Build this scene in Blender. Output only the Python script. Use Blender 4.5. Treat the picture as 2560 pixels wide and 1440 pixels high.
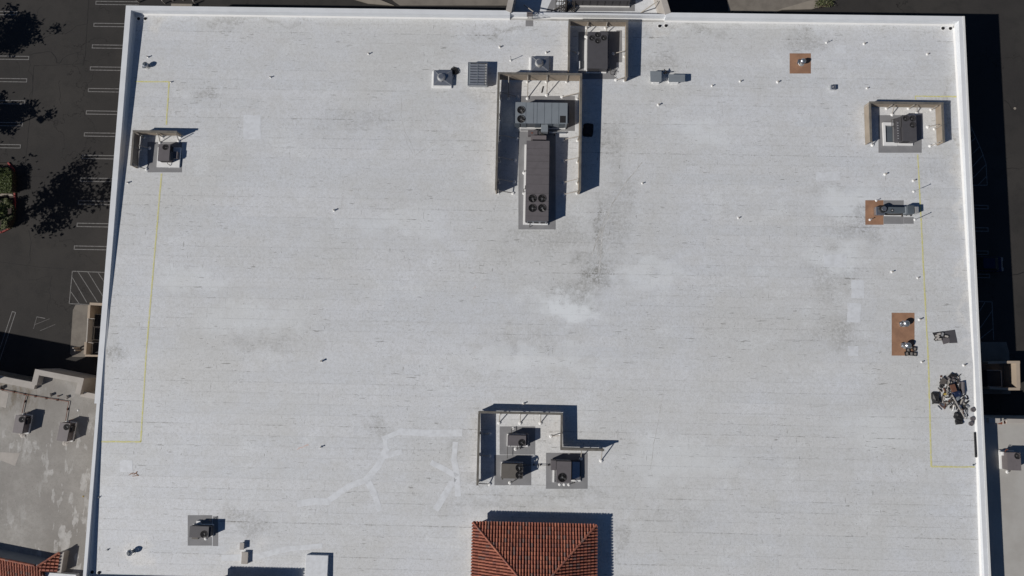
import bpy, bmesh, math, random
from mathutils import Vector, Matrix
random.seed(11)
C = bpy.context.scene
for o in list(bpy.data.objects): bpy.data.objects.remove(o)

# ------------------------------------------------------------------ camera
F_PX, CX, CY, CAMZ = 1707.0, 1280.0, 720.0, 83.2
_dn = Vector((22, -169.4, -F_PX)).normalized()
_yd = Vector((350, 17220, -F_PX)); _yd = (_yd - _dn * _yd.dot(_dn)).normalized()
_zd = -_dn; _xd = _yd.cross(_zd)
R = Matrix((_xd, _yd, _zd))
cam = bpy.data.objects.new('camera', bpy.data.cameras.new('camera'))
C.collection.objects.link(cam); C.camera = cam
cam.data.sensor_width = 36.0; cam.data.lens = 36.0 * F_PX / 2560.0
cam.data.clip_start = 1.0; cam.data.clip_end = 3000.0
cam.matrix_world = Matrix.Translation((0, 0, CAMZ)) @ R.to_4x4()
C.render.resolution_x = 1024; C.render.resolution_y = 576

# ------------------------------------------------------------------ light
SUN = Vector((1.24, 0.575, -1.0))
sun = bpy.data.objects.new('sun', bpy.data.lights.new('sun', 'SUN'))
C.collection.objects.link(sun)
sun.data.energy = 5.0; sun.data.angle = math.radians(0.5); sun.data.color = (1.0, 0.955, 0.90)
sun.rotation_euler = SUN.to_track_quat('-Z', 'Y').to_euler(); sun.location = (-60, -30, 60)
W = bpy.data.worlds.new('World'); C.world = W; W.use_nodes = True
nt = W.node_tree; nt.nodes.clear()
sky = nt.nodes.new('ShaderNodeTexSky'); sky.sky_type = 'NISHITA'; sky.sun_disc = False
sky.sun_elevation = math.radians(36.2); sky.sun_rotation = math.atan2(-SUN.x, -SUN.y)
sky.altitude = 50; sky.air_density = 0.75; sky.dust_density = 0.1; sky.ozone_density = 5.0
bg = nt.nodes.new('ShaderNodeBackground'); bg.inputs[1].default_value = 0.05
wo = nt.nodes.new('ShaderNodeOutputWorld')
nt.links.new(sky.outputs[0], bg.inputs[0]); nt.links.new(bg.outputs[0], wo.inputs[0])
C.view_settings.view_transform = 'Standard'; C.view_settings.look = 'None'
C.view_settings.exposure = -0.38; C.view_settings.gamma = 1.0
C.view_settings.use_curve_mapping = False

# ------------------------------------------------------------------ pixel -> place
ZP = 7.4                       # parapet top
def zdeck(y): return ZP - 0.10 - 0.0205 * abs(y)
def P(px, py, z):
    d = R @ Vector((px - CX, -(py - CY), -F_PX)); t = (z - CAMZ) / d.z
    return Vector((d.x * t, d.y * t, z))
def PR(px, py, dh=0.0):        # point dh above the white roof
    z = 7.0
    for _ in range(4):
        p = P(px, py, z); z = zdeck(p.y) + dh
    return P(px, py, z)

# ------------------------------------------------------------------ mesh helpers
class MB:
    def __init__(s): s.v = []; s.f = []; s.c = []
    def add(s, vs, fs, col=None):
        n = len(s.v); s.v += [Vector(q) for q in vs]; s.f += [tuple(i + n for i in f) for f in fs]
        s.c += [col] * len(fs); return s
    def box(s, x0, y0, z0, x1, y1, z1, M=None, col=None):
        vs = [Vector(q) for q in ((x0,y0,z0),(x1,y0,z0),(x1,y1,z0),(x0,y1,z0),(x0,y0,z1),(x1,y0,z1),(x1,y1,z1),(x0,y1,z1))]
        if M is not None: vs = [M @ q for q in vs]
        return s.add(vs, [(3,2,1,0),(4,5,6,7),(0,1,5,4),(1,2,6,5),(2,3,7,6),(3,0,4,7)], col)
    def prism(s, pts, z0, z1, col=None):
        n = len(pts); a = sum(pts[i][0]*pts[(i+1)%n][1]-pts[(i+1)%n][0]*pts[i][1] for i in range(n))
        if a < 0: pts = pts[::-1]
        vs = [(p[0], p[1], z0) for p in pts] + [(p[0], p[1], z1) for p in pts]
        return s.add(vs, [tuple(range(n))[::-1], tuple(range(n, 2*n))] + [(i, (i+1)%n, n+(i+1)%n, n+i) for i in range(n)], col)
    def cyl(s, x, y, z0, z1, r, r1=None, n=14, M=None, cap=True, col=None):
        r1 = r if r1 is None else r1
        vs = [Vector((x + rr*math.cos(2*math.pi*i/n), y + rr*math.sin(2*math.pi*i/n), z)) for rr, z in ((r, z0), (r1, z1)) for i in range(n)]
        if M is not None: vs = [M @ q for q in vs]
        fs = [(i, (i+1)%n, n+(i+1)%n, n+i) for i in range(n)]
        if cap: fs += [tuple(range(n))[::-1], tuple(range(n, 2*n))]
        return s.add(vs, fs, col)
    def tube(s, a, b, r, n=6, r1=None, col=None):
        a = Vector(a); b = Vector(b); d = b - a
        if d.length < 1e-5: return s
        q = d.to_track_quat('Z', 'Y').to_matrix().to_4x4()
        return s.cyl(0, 0, 0, d.length, r, r1, n, Matrix.Translation(a) @ q, True, col)
    def path(s, pts, r, n=6):
        for a, b in zip(pts[:-1], pts[1:]): s.tube(a, b, r, n)
        return s
    def ring(s, x, y, z0, z1, ro, ri, n=20):
        vs = []
        for rr, z in ((ro, z0), (ro, z1), (ri, z1), (ri, z0)):
            vs += [(x + rr*math.cos(2*math.pi*i/n), y + rr*math.sin(2*math.pi*i/n), z) for i in range(n)]
        fs = []
        for k in range(4):
            a = k*n; b = ((k+1) % 4)*n
            fs += [(a+i, a+(i+1)%n, b+(i+1)%n, b+i) for i in range(n)]
        return s.add(vs, fs)
    def mesh(s, name, off=Vector((0,0,0)), smooth=False):
        me = bpy.data.meshes.new(name)
        me.from_pydata([tuple(q - off) for q in s.v], [], s.f); me.validate(); me.update()
        if any(c is not None for c in s.c):
            at = me.color_attributes.new('tint', 'FLOAT_COLOR', 'CORNER'); k = 0
            for p in me.polygons:
                c = s.c[p.index] or (1, 1, 1)
                for _ in p.loop_indices: at.data[k].color = (*c, 1); k += 1
        bm = bmesh.new(); bm.from_mesh(me); bmesh.ops.recalc_face_normals(bm, faces=bm.faces); bm.to_mesh(me); bm.free()
        if smooth:
            for p in me.polygons: p.use_smooth = True
        return me

def link(name, me, mat=None, parent=None, loc=(0,0,0), rz=0.0):
    o = bpy.data.objects.new(name, me); C.collection.objects.link(o)
    if me is not None and mat is not None and not me.materials: me.materials.append(mat)
    o.parent = parent; o.location = loc; o.rotation_euler = (0, 0, rz)
    return o
def part(name, mb, mat, parent, smooth=False, local=False, kind=None):
    """a part; mb in world coordinates unless local"""
    off = Vector((0,0,0)) if (local or parent is None) else parent.matrix_world.translation if False else wloc(parent)
    o = link(name, mb.mesh(name, off, smooth), mat, parent)
    if kind: o['kind'] = kind
    return o
def wloc(o):
    v = Vector((0,0,0))
    while o is not None: v += Vector(o.location); o = o.parent
    return v
def thing(name, label, cat, loc, rz=0.0, group=None):
    o = link(name, None, loc=loc, rz=rz); o.empty_display_size = 0.3
    o['label'] = label; o['category'] = cat
    if group: o['group'] = group
    return o
def tag(o, label, cat, group=None):
    o['label'] = label; o['category'] = cat
    if group: o['group'] = group
    return o
def single(name, mb, mat, label, cat, base, group=None, smooth=False):
    """a thing that is one mesh; mb in world coordinates"""
    base = Vector(base); o = link(name, mb.mesh(name, base, smooth), mat, loc=base); return tag(o, label, cat, group)
def structure(name, mb, mat, parent=None):
    o = link(name, mb.mesh(name), mat, parent); o['kind'] = 'structure'; return o
def copy_tree(src, loc, rz=None, label=None):
    r = src.copy(); C.collection.objects.link(r); r.location = loc
    if rz is not None: r.rotation_euler = (0, 0, rz)
    if label: r['label'] = label
    for ch in list(src.children):
        c = ch.copy(); C.collection.objects.link(c); c.parent = r
        for g in list(ch.children):
            d = g.copy(); C.collection.objects.link(d); d.parent = c
    return r
def bevel(o, w=0.02, seg=1):
    bm = bmesh.new(); bm.from_mesh(o.data)
    bmesh.ops.bevel(bm, geom=[e for e in bm.edges], offset=w, segments=seg, affect='EDGES', profile=0.5)
    bm.to_mesh(o.data); bm.free(); return o

# ------------------------------------------------------------------ materials
class N:
    def __init__(s, name):
        s.m = bpy.data.materials.new(name); s.m.use_nodes = True; s.t = s.m.node_tree
        s.b = s.t.nodes['Principled BSDF']; s.geo = s.t.nodes.new('ShaderNodeNewGeometry')
    def n(s, ty, **kw):
        k = s.t.nodes.new(ty)
        for a, v in kw.items(): setattr(k, a, v)
        return k
    def l(s, a, b): s.t.links.new(a, b)
    def noise(s, scale, detail=4, rough=0.55, vec=None, dist=0.0):
        k = s.n('ShaderNodeTexNoise'); k.inputs['Scale'].default_value = scale; k.inputs['Detail'].default_value = detail
        k.inputs['Roughness'].default_value = rough; k.inputs['Distortion'].default_value = dist
        s.l(vec if vec is not None else s.geo.outputs['Position'], k.inputs['Vector']); return k.outputs['Fac']
    def stretch(s, sx, sy, sz=1.0, off=(0,0,0)):
        k = s.n('ShaderNodeMapping'); k.inputs['Scale'].default_value = (sx, sy, sz); k.inputs['Location'].default_value = off
        s.l(s.geo.outputs['Position'], k.inputs['Vector']); return k.outputs[0]
    def ramp(s, v, a, b, lo=0.0, hi=1.0, smooth=True):
        k = s.n('ShaderNodeMapRange'); k.interpolation_type = 'SMOOTHSTEP' if smooth else 'LINEAR'
        for i, q in zip((1,2,3,4), (a, b, lo, hi)): k.inputs[i].default_value = q
        s.l(v, k.inputs[0]); return k.outputs[0]
    def math(s, op, a, b=None):
        k = s.n('ShaderNodeMath', operation=op)
        for i, q in enumerate((a, b)):
            if q is None: continue
            if isinstance(q, (int, float)): k.inputs[i].default_value = q
            else: s.l(q, k.inputs[i])
        return k.outputs[0]
    def mix(s, fac, a, b, mode='MIX'):
        k = s.n('ShaderNodeMix', data_type='RGBA', blend_type=mode)
        if isinstance(fac, (int, float)): k.inputs[0].default_value = fac
        else: s.l(fac, k.inputs[0])
        for i, q in ((6, a), (7, b)):
            if isinstance(q, tuple): k.inputs[i].default_value = (*q, 1)
            else: s.l(q, k.inputs[i])
        return k.outputs[2]
    def blob(s, x, y, rx, ry, edge=0.55, warp=None):
        v = s.n('ShaderNodeVectorMath', operation='SUBTRACT'); s.l(warp if warp is not None else s.geo.outputs['Position'], v.inputs[0]); v.inputs[1].default_value = (x, y, 0)
        w = s.n('ShaderNodeVectorMath', operation='MULTIPLY'); s.l(v.outputs[0], w.inputs[0]); w.inputs[1].default_value = (1/rx, 1/ry, 0)
        q = s.n('ShaderNodeVectorMath', operation='LENGTH'); s.l(w.outputs[0], q.inputs[0])
        return s.ramp(q.outputs['Value'], 1.0, edge, 0.0, 1.0)
    def bump(s, h, strength=0.3, dist=0.02):
        k = s.n('ShaderNodeBump'); k.inputs['Strength'].default_value = strength; k.inputs['Distance'].default_value = dist
        s.l(h, k.inputs['Height']); s.l(k.outputs[0], s.b.inputs['Normal'])
    def done(s, col, rough=0.8, metal=0.0, spec=0.3):
        if isinstance(col, tuple): s.b.inputs['Base Color'].default_value = (*col, 1)
        else: s.l(col, s.b.inputs['Base Color'])
        if isinstance(rough, float): s.b.inputs['Roughness'].default_value = rough
        else: s.l(rough, s.b.inputs['Roughness'])
        s.b.inputs['Metallic'].default_value = metal; s.b.inputs['Specular IOR Level'].default_value = spec
        return s.m

def worn(name, c, c2=None, scale=1.2, amt=0.5, rough=0.7, metal=0.0, speck=0.0, bump=0.1, spec=0.3):
    k = N(name); c2 = c2 or tuple(x * 0.75 for x in c)
    f = k.ramp(k.noise(scale, 6, 0.65), 0.38, 0.68, 0, amt)
    col = k.mix(f, c, c2)
    if speck:
        g = k.ramp(k.noise(9.0, 3, 0.7), 0.60, 0.72, 0, speck); col = k.mix(g, col, tuple(x * 0.45 for x in c))
    if bump: k.bump(k.noise(14.0, 4, 0.6), bump, 0.01)
    return k.done(col, rough, metal, spec)

MT = {}
ROWW = 1.165; ROW0 = -25.63
def membrane_material():
    k = N('white_membrane')
    oi = k.n('ShaderNodeObjectInfo')
    base = k.mix(oi.outputs['Random'], (0.635, 0.657, 0.685), (0.675, 0.692, 0.715))
    # broad grime
    wv = k.n('ShaderNodeVectorMath', operation='ADD')
    wn = k.n('ShaderNodeTexNoise'); wn.inputs['Scale'].default_value = 0.35; wn.inputs['Detail'].default_value = 5
    k.l(k.geo.outputs['Position'], wn.inputs['Vector'])
    ws = k.n('ShaderNodeVectorMath', operation='SUBTRACT'); k.l(wn.outputs['Color'], ws.inputs[0]); ws.inputs[1].default_value = (0.5, 0.5, 0.5)
    wm = k.n('ShaderNodeVectorMath', operation='SCALE'); k.l(ws.outputs[0], wm.inputs[0]); wm.inputs['Scale'].default_value = 7.0
    k.l(k.geo.outputs['Position'], wv.inputs[0]); k.l(wm.outputs[0], wv.inputs[1]); warp = wv.outputs[0]
    big = k.ramp(k.noise(0.075, 6, 0.62), 0.40, 0.66)
    col = k.mix(k.math('MULTIPLY', big, 0.55), base, (0.585, 0.585, 0.56))
    mid = k.ramp(k.noise(0.55, 7, 0.7), 0.40, 0.70)
    col = k.mix(k.math('MULTIPLY', mid, 0.30), col, (0.56, 0.555, 0.53))
    pale = k.ramp(k.noise(0.22, 5, 0.6, k.stretch(1, 1.4, 1, (31, 7, 0))), 0.55, 0.70)
    col = k.mix(k.math('MULTIPLY', pale, 0.35), col, (0.76, 0.785, 0.80))
    # streaks along the rolls
    st = k.ramp(k.noise(1.0, 5, 0.7, k.stretch(0.10, 2.2)), 0.50, 0.72)
    col = k.mix(k.math('MULTIPLY', st, 0.20), col, (0.50, 0.50, 0.48))
    # stained places (x, y, rx, ry, strength)
    acc = None
    for px, py, rx, ry, a in STAINS:
        p = PR(px, py); b = k.math('MULTIPLY', k.blob(p.x, p.y, rx, ry, 0.15, warp), a)
        acc = b if acc is None else k.math('MAXIMUM', acc, b)
    mot = k.math('MAXIMUM', k.ramp(k.noise(3.0, 8, 0.85), 0.42, 0.58), k.ramp(k.noise(1.0, 6, 0.7), 0.40, 0.70, 0, 0.55))
    sd = k.math('MULTIPLY', acc, mot)
    col = k.mix(sd, col, (0.235, 0.23, 0.21))
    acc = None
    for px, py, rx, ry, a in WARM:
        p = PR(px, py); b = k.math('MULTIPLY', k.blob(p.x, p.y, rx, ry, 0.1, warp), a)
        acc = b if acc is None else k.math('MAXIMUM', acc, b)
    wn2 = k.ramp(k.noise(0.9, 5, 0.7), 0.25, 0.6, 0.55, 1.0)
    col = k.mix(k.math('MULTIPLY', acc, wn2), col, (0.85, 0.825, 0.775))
    col = k.mix(k.ramp(k.noise(3.2, 6, 0.85), 0.44, 0.60, 0, 0.30), col, (0.42, 0.42, 0.40))
    col = k.mix(k.ramp(k.noise(8.5, 3, 0.8, k.stretch(1, 1, 1, (3, 3, 0))), 0.50, 0.64, 0, 0.30), col, (0.33, 0.33, 0.31))
    acc = None
    for px, py, rx, ry, a in PALE:
        p = PR(px, py); b = k.math('MULTIPLY', k.blob(p.x, p.y, rx, ry, 0.3, warp), a)
        acc = b if acc is None else k.math('MAXIMUM', acc, b)
    col = k.mix(k.math('MULTIPLY', acc, k.ramp(k.noise(0.8, 5, 0.6), 0.3, 0.5, 0.4, 1)), col, (0.755, 0.785, 0.80))
    # roof seams: grime caught along the long laps, broken up by noise
    sp = k.n('ShaderNodeSeparateXYZ'); k.l(k.geo.outputs['Position'], sp.inputs[0])
    wob = k.math('MULTIPLY', k.math('SUBTRACT', k.noise(0.8, 3, 0.5), 0.5), 0.10)
    yy = k.math('DIVIDE', k.math('SUBTRACT', k.math('ADD', sp.outputs['Y'], wob), ROW0), ROWW)
    fr = k.math('FRACT', yy); d = k.math('MULTIPLY', k.math('MINIMUM', fr, k.math('SUBTRACT', 1.0, fr)), ROWW)
    rid = k.n('ShaderNodeTexWhiteNoise', noise_dimensions='1D'); k.l(k.math('ROUND', yy), rid.inputs['W'])
    seg = k.ramp(k.noise(0.22, 6, 0.75, k.stretch(1, 3.0)), 0.44, 0.62)
    fine = k.ramp(k.noise(3.0, 4, 0.7), 0.35, 0.6)
    ln = k.ramp(d, 0.085, 0.02)
    s1 = k.math('MULTIPLY', k.math('MULTIPLY', ln, seg), k.math('MULTIPLY', fine, k.math('MULTIPLY', k.ramp(rid.outputs[0], 0.1, 1.0, 0.3, 1.0), k.ramp(k.math('FRACT', k.math('ADD', k.math('DIVIDE', k.math('ROUND', yy), 3.0), 0.05)), 0.2, 0.3, 0.85, 0.42))))
    boost = k.math('ADD', 0.75, k.math('MULTIPLY', sd, 2.0))
    col = k.mix(k.math('MULTIPLY', s1, boost), col, (0.20, 0.195, 0.18))
    # grit: dark flecks of two sizes, and short scuffs
    g1 = k.ramp(k.noise(4.2, 3, 0.8), 0.635, 0.70, 0, 0.75)
    g2 = k.ramp(k.noise(15.0, 2, 0.6), 0.62, 0.75, 0, 0.40)
    g3 = k.math('MAXIMUM', k.ramp(k.noise(1.6, 3, 0.5, k.stretch(0.5, 3.6, 1, (5, 9, 0))), 0.665, 0.71, 0, 0.7), k.ramp(k.noise(1.5, 3, 0.5, k.stretch(3.4, 0.6, 1, (15, 2, 0))), 0.69, 0.73, 0, 0.55))
    dens = k.ramp(k.noise(0.16, 4, 0.6), 0.35, 0.65, 0.25, 1.0)
    g = k.math('MULTIPLY', k.math('MAXIMUM', k.math('MAXIMUM', g1, g2), g3), k.math('MINIMUM', 1.0, k.math('ADD', dens, sd)))
    col = k.mix(g, col, (0.20, 0.195, 0.18))
    hb = k.math('ADD', k.math('MULTIPLY', k.noise(2.5, 6, 0.65), 1.0), k.math('MULTIPLY', k.noise(22.0, 2, 0.5), 0.25))
    k.bump(hb, 0.35, 0.03)
    return k.done(col, 0.62, 0, 0.35)

STAINS = [(1485, 690, 3.8, 3.4, 1.0), (1350, 590, 7, 3, .35), (1420, 1240, 7, 1.5, .4), (1180, 1060, 2, 5, .35), (1530, 560, 3.5, 5, .45), (1500, 585, 1.2, 6.0, .85), (1300, 600, 4.5, 1.6, .45), (1530, 370, 2.6, 4.5, .45), (1440, 740, 4.5, 2.2, .75),
          (1560, 480, 2.0, 6.0, .35), (2010, 95, 3.0, 2.6, .55), (2130, 560, 4.5, 3.5, .5), (2080, 690, 4.0, 4.0, .4), (620, 1310, 5.0, 2.2, .5), (285, 890, 1.6, 1.8, .8),
          (530, 240, 3.0, 1.2, .55), (1660, 160, 4.0, 1.6, .4), (380, 55, 2.4, 0.7, .6), (2060, 470, 4.0, 1.5, .35), (620, 50, 12, 0.6, .5), (1700, 75, 10, 0.7, .45),
          (1250, 70, 4.5, 0.8, .6), (1200, 225, 4.0, 2.0, .35), (2385, 300, 0.7, 9.0, .75), (1220, 1210, 2.5, 1.8, .55), (1150, 1110, 1.5, 2.2, .45), (940, 1060, 2.5, 1.0, .4), (1700, 1290, 8, 2.2, .25),
          (2090, 830, 4, 2.5, .45), (900, 300, 8, 2.5, .3), (1300, 850, 7, 1.2, .25), (1400, 590, 7, 2.5, .4), (1250, 1265, 9, 1.2, .35), (2330, 430, 3, 2, .3), (650, 860, 9, 1.0, .3), (1540, 1350, 1.2, 3.0, .4)]
PALE = [(1415, 765, 4.2, 2.2, .9), (1460, 780, 3.5, 1.0, .7), (1620, 690, 6, 1.5, .4), (2110, 500, 5, 2.5, .5), (1330, 900, 12, 2, .35), (640, 800, 9, 1.6, .35), (1750, 330, 5, 2, .4), (470, 700, 6, 2, .35), (2080, 650, 5, 2.5, .5), (1000, 560, 8, 2, .3), (1700, 1150, 9, 3, .35), (2200, 1080, 5, 3, .35)]
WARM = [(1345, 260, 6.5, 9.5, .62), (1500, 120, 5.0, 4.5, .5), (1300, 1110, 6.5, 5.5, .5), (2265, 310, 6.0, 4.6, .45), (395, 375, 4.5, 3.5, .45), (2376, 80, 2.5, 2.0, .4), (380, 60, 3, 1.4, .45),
        (610, 1390, 3.5, 1.6, .4), (1195, 200, 4.0, 2.8, .4), (1200, 1360, 3.0, 4.5, .35), (345, 1385, 2.2, 1.6, .5), (1650, 75, 3.0, 1.3, .4), (2403, 600, 0.9, 28, .4)]  # cleaner cream roof, with the glow around the screens painted in
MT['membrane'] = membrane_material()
MT['deck'] = worn('roof_underlay', (0.46, 0.455, 0.44), (0.28, 0.275, 0.26), 0.5, 0.9)
MT['parapet'] = worn('parapet_white', (0.70, 0.72, 0.74), (0.62, 0.635, 0.65), 0.5, 0.55, 0.6, speck=0.25)
MT['cant'] = worn('fresh_white_coating', (0.72, 0.72, 0.705), (0.66, 0.66, 0.645), 0.9, 0.5, 0.6)
MT['white'] = worn('bright_white', (0.76, 0.76, 0.75), (0.66, 0.66, 0.64), 2.0, 0.4, 0.5)
MT['coating'] = worn('thin_recoat', (0.682, 0.704, 0.728), (0.60, 0.615, 0.63), 1.8, 1.0, 0.55, speck=0.2)
MT['wall'] = worn('beige_stucco', (0.40, 0.33, 0.26), (0.33, 0.27, 0.21), 0.8, 0.5, 0.85, bump=0.2)
MT['pad'] = worn('grey_roof_patch', (0.245, 0.245, 0.25), (0.19, 0.19, 0.195), 0.9, 0.5, 0.8, speck=0.3)
MT['tan'] = worn('tan_primer_patch', (0.345, 0.195, 0.12), (0.265, 0.15, 0.095), 0.7, 1.0, 0.8, speck=0.25)
MT['yellow'] = None
MT['rtu'] = worn('taupe_cabinet', (0.135, 0.123, 0.128), (0.112, 0.103, 0.106), 1.5, 0.6, 0.5)
MT['rtu_olive'] = worn('olive_cabinet', (0.135, 0.123, 0.108), (0.112, 0.103, 0.092), 1.5, 0.6, 0.5)
MT['rtu_dark'] = worn('dark_cabinet', (0.085, 0.082, 0.088), (0.070, 0.068, 0.073), 1.5, 0.6, 0.5)
MT['rtu_blue'] = worn('blue_grey_cabinet', (0.215, 0.240, 0.262), (0.185, 0.206, 0.225), 1.0, 0.5, 0.45)
MT['rtu_blue_dark'] = worn('slate_cabinet', (0.100, 0.118, 0.135), (0.08, 0.095, 0.11), 1.0, 0.5, 0.45)
MT['rtu_mauve'] = worn('mauve_cabinet', (0.170, 0.152, 0.155), (0.14, 0.126, 0.128), 1.5, 0.6, 0.5)
MT['grille'] = worn('dark_grille', (0.045, 0.043, 0.045), None, 3, 0.5, 0.6)
MT['coil'] = worn('fan_well', (0.012, 0.012, 0.013), None, 4, 0.5, 0.7)
MT['blade'] = worn('fan_blade', (0.10, 0.10, 0.10), (0.05, 0.05, 0.05), 6, 0.8, 0.4, 0.3)
MT['hub'] = worn('fan_motor', (0.55, 0.55, 0.55), None, 6, 0.5, 0.35, 0.3)
MT['galv'] = worn('galvanised_sheet', (0.50, 0.52, 0.55), (0.38, 0.40, 0.43), 2.5, 0.6, 0.34, 0.85, spec=0.5)
MT['galv_light'] = worn('bright_duct_metal', (0.50, 0.50, 0.49), (0.38, 0.38, 0.38), 2.5, 0.6, 0.5, 0.5)
MT['screen'] = worn('screen_board', (0.32, 0.27, 0.215), (0.25, 0.21, 0.165), 0.7, 0.7, 0.85, speck=0.2)
MT['screen_cap'] = worn('weathered_cap', (0.168, 0.156, 0.138), (0.10, 0.094, 0.083), 1.3, 0.85, 0.85, speck=0.6)
MT['steel'] = worn('painted_steel', (0.38, 0.35, 0.31), (0.26, 0.24, 0.21), 2, 0.6, 0.6)
MT['darksteel'] = worn('dark_pipe', (0.05, 0.048, 0.046), (0.09, 0.07, 0.05), 3, 0.6, 0.6)
MT['black'] = worn('black_plastic', (0.018, 0.018, 0.020), (0.035, 0.034, 0.034), 3, 0.6, 0.5)
MT['drain'] = worn('drain_iron', (0.010, 0.010, 0.011), None, 3, 0.5, 0.7)
MT['nbroof'] = None
MT['rust'] = worn('rust', (0.22, 0.07, 0.04), (0.12, 0.05, 0.03), 3, 0.7, 0.8)

def yellow_material():
    k = N('sprayed_yellow_line')
    f = k.ramp(k.noise(4.0, 6, 0.8), 0.30, 0.62, 0.25, 0.9)
    return k.done(k.mix(f, (0.66, 0.66, 0.58), (0.60, 0.56, 0.16)), 0.7)
MT['yellow'] = yellow_material()

def nbroof_material():
    k = N('old_grey_roof')
    col = k.mix(k.ramp(k.noise(0.12, 6, 0.6), 0.35, 0.65), (0.37, 0.355, 0.33), (0.27, 0.255, 0.235))
    rot = k.n('ShaderNodeMapping'); rot.inputs['Rotation'].default_value = (0, 0, math.radians(8)); rot.inputs['Scale'].default_value = (1.3, 0.5, 1)
    k.l(k.geo.outputs['Position'], rot.inputs['Vector'])
    p = k.math('MULTIPLY', k.ramp(k.noise(0.8, 5, 0.55, rot.outputs[0]), 0.545, 0.575), k.ramp(k.noise(1.5, 3), 0.3, 0.6, 0.45, 0.9))
    reg = k.ramp(k.noise(0.10, 2, 0.5, k.stretch(1, 1, 1, (3, 14, 0))), 0.40, 0.52)
    col = k.mix(k.math('MULTIPLY', p, reg), col, (0.50, 0.49, 0.47))
    a = P(25, 985, 3.4)
    br = k.math('MULTIPLY', k.blob(a.x, a.y, 6.0, 3.2, 0.2), k.ramp(k.noise(0.9, 6, 0.7, rot.outputs[0]), 0.42, 0.60))
    col = k.mix(k.math('MULTIPLY', br, 0.8), col, (0.15, 0.12, 0.08))
    col = k.mix(k.ramp(k.noise(1.1, 8, 0.8), 0.40, 0.62, 0, 0.45), col, (0.24, 0.23, 0.21))
    g = k.ramp(k.noise(6.0, 4, 0.7), 0.58, 0.70, 0, 0.5)
    col = k.mix(g, col, (0.15, 0.14, 0.12))
    k.bump(k.noise(5, 5, 0.6), 0.25, 0.03)
    return k.done(col, 0.85)
MT['nbroof'] = nbroof_material()
MT['nbcap'] = worn('neighbour_cap', (0.43, 0.40, 0.365), (0.34, 0.315, 0.285), 0.8, 0.6, 0.8, speck=0.3)
MT['eastroof'] = worn('east_neighbour_roof', (0.42, 0.41, 0.385), (0.36, 0.345, 0.32), 0.35, 0.8, 0.8, speck=0.2)

def asphalt_material():
    k = N('old_asphalt')
    col = k.mix(k.ramp(k.noise(0.07, 6, 0.6), 0.35, 0.68), (0.030, 0.028, 0.027), (0.042, 0.039, 0.036))
    col = k.mix(k.ramp(k.noise(0.5, 6, 0.7), 0.45, 0.7, 0, 0.6), col, (0.024, 0.023, 0.022))
    v = k.n('ShaderNodeTexVoronoi', feature='DISTANCE_TO_EDGE'); v.inputs['Scale'].default_value = 0.13
    w = k.n('ShaderNodeVectorMath', operation='ADD'); wn = k.n('ShaderNodeTexNoise'); wn.inputs['Scale'].default_value = 0.6; wn.inputs['Detail'].default_value = 6
    k.l(k.geo.outputs['Position'], wn.inputs['Vector']); sc = k.n('ShaderNodeVectorMath', operation='SCALE'); sc.inputs['Scale'].default_value = 4.0
    k.l(wn.outputs['Color'], sc.inputs[0]); k.l(sc.outputs[0], w.inputs[0]); k.l(k.geo.outputs['Position'], w.inputs[1]); k.l(w.outputs[0], v.inputs['Vector'])
    cr = k.math('MULTIPLY', k.ramp(v.outputs['Distance'], 0.008, 0.002), k.ramp(k.noise(0.15, 2), 0.48, 0.56, 0, 0.8))
    col = k.mix(cr, col, (0.012, 0.011, 0.011))
    col = k.mix(k.ramp(k.noise(10, 3, 0.7), 0.5, 0.75, 0, 0.4), col, (0.075, 0.07, 0.066))
    k.bump(k.noise(30, 3, 0.6), 0.2, 0.01)
    return k.done(col, 0.9)
MT['asphalt'] = asphalt_material()
def paint_material():
    k = N('worn_stall_paint')
    f = k.ramp(k.noise(5.0, 6, 0.75), 0.34, 0.58, 0.35, 0.9)
    return k.done(k.mix(f, (0.04, 0.037, 0.035), (0.22, 0.215, 0.21)), 0.8)
MT['paint'] = paint_material()
MT['concrete'] = worn('concrete', (0.20, 0.18, 0.155), (0.14, 0.125, 0.108), 0.7, 0.7, 0.85, speck=0.2)
MT['kerb'] = worn('kerb_concrete', (0.28, 0.25, 0.21), None, 1, 0.5)
MT['redkerb'] = worn('red_kerb_paint', (0.28, 0.045, 0.045), (0.16, 0.04, 0.035), 1.5, 0.7)
MT['soil'] = worn('planter_soil', (0.035, 0.025, 0.018), None, 2, 0.6)
MT['crack'] = worn('crack_dark', (0.014, 0.013, 0.013), None, 3, 0.5)  # even dark tone of the crack strips

def tile_material():
    k = N('terracotta_tile')
    a = k.n('ShaderNodeVertexColor', layer_name='tint')
    col = k.mix(k.ramp(k.noise(5.0, 5, 0.7), 0.4, 0.7, 0, 0.45), a.outputs[0], (0.17, 0.085, 0.065))
    k.bump(k.noise(30, 3, 0.6), 0.2, 0.01)
    return k.done(col, 0.75)
MT['tile'] = tile_material()
MT['tilebase'] = worn('tile_pan', (0.11, 0.028, 0.018), None, 3, 0.5, 0.85)
def leaf_material(name, c, c2):
    k = N(name)
    gi = k.n('ShaderNodeVertexColor', layer_name='tint')
    col = k.mix(gi.outputs[0], c, c2)
    return k.done(col, 0.6, 0, 0.25)
MT['leaf'] = leaf_material('hedge_leaf', (0.030, 0.048, 0.010), (0.085, 0.105, 0.030))
MT['leaf2'] = leaf_material('shrub_leaf', (0.045, 0.055, 0.020), (0.14, 0.15, 0.075))
MT['bark'] = worn('bark', (0.10, 0.075, 0.055), None, 3, 0.6)

# ================================================================== SETTING
WX0, WX1, NY, SY = -47.05, 50.32, 39.92, -26.3          # outer walls of the white-roofed building
ground = MB(); ground.box(-420, -420, -1.0, 420, 420, 0.0)
parking = structure('parking_lot', ground, MT['asphalt'])

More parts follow.
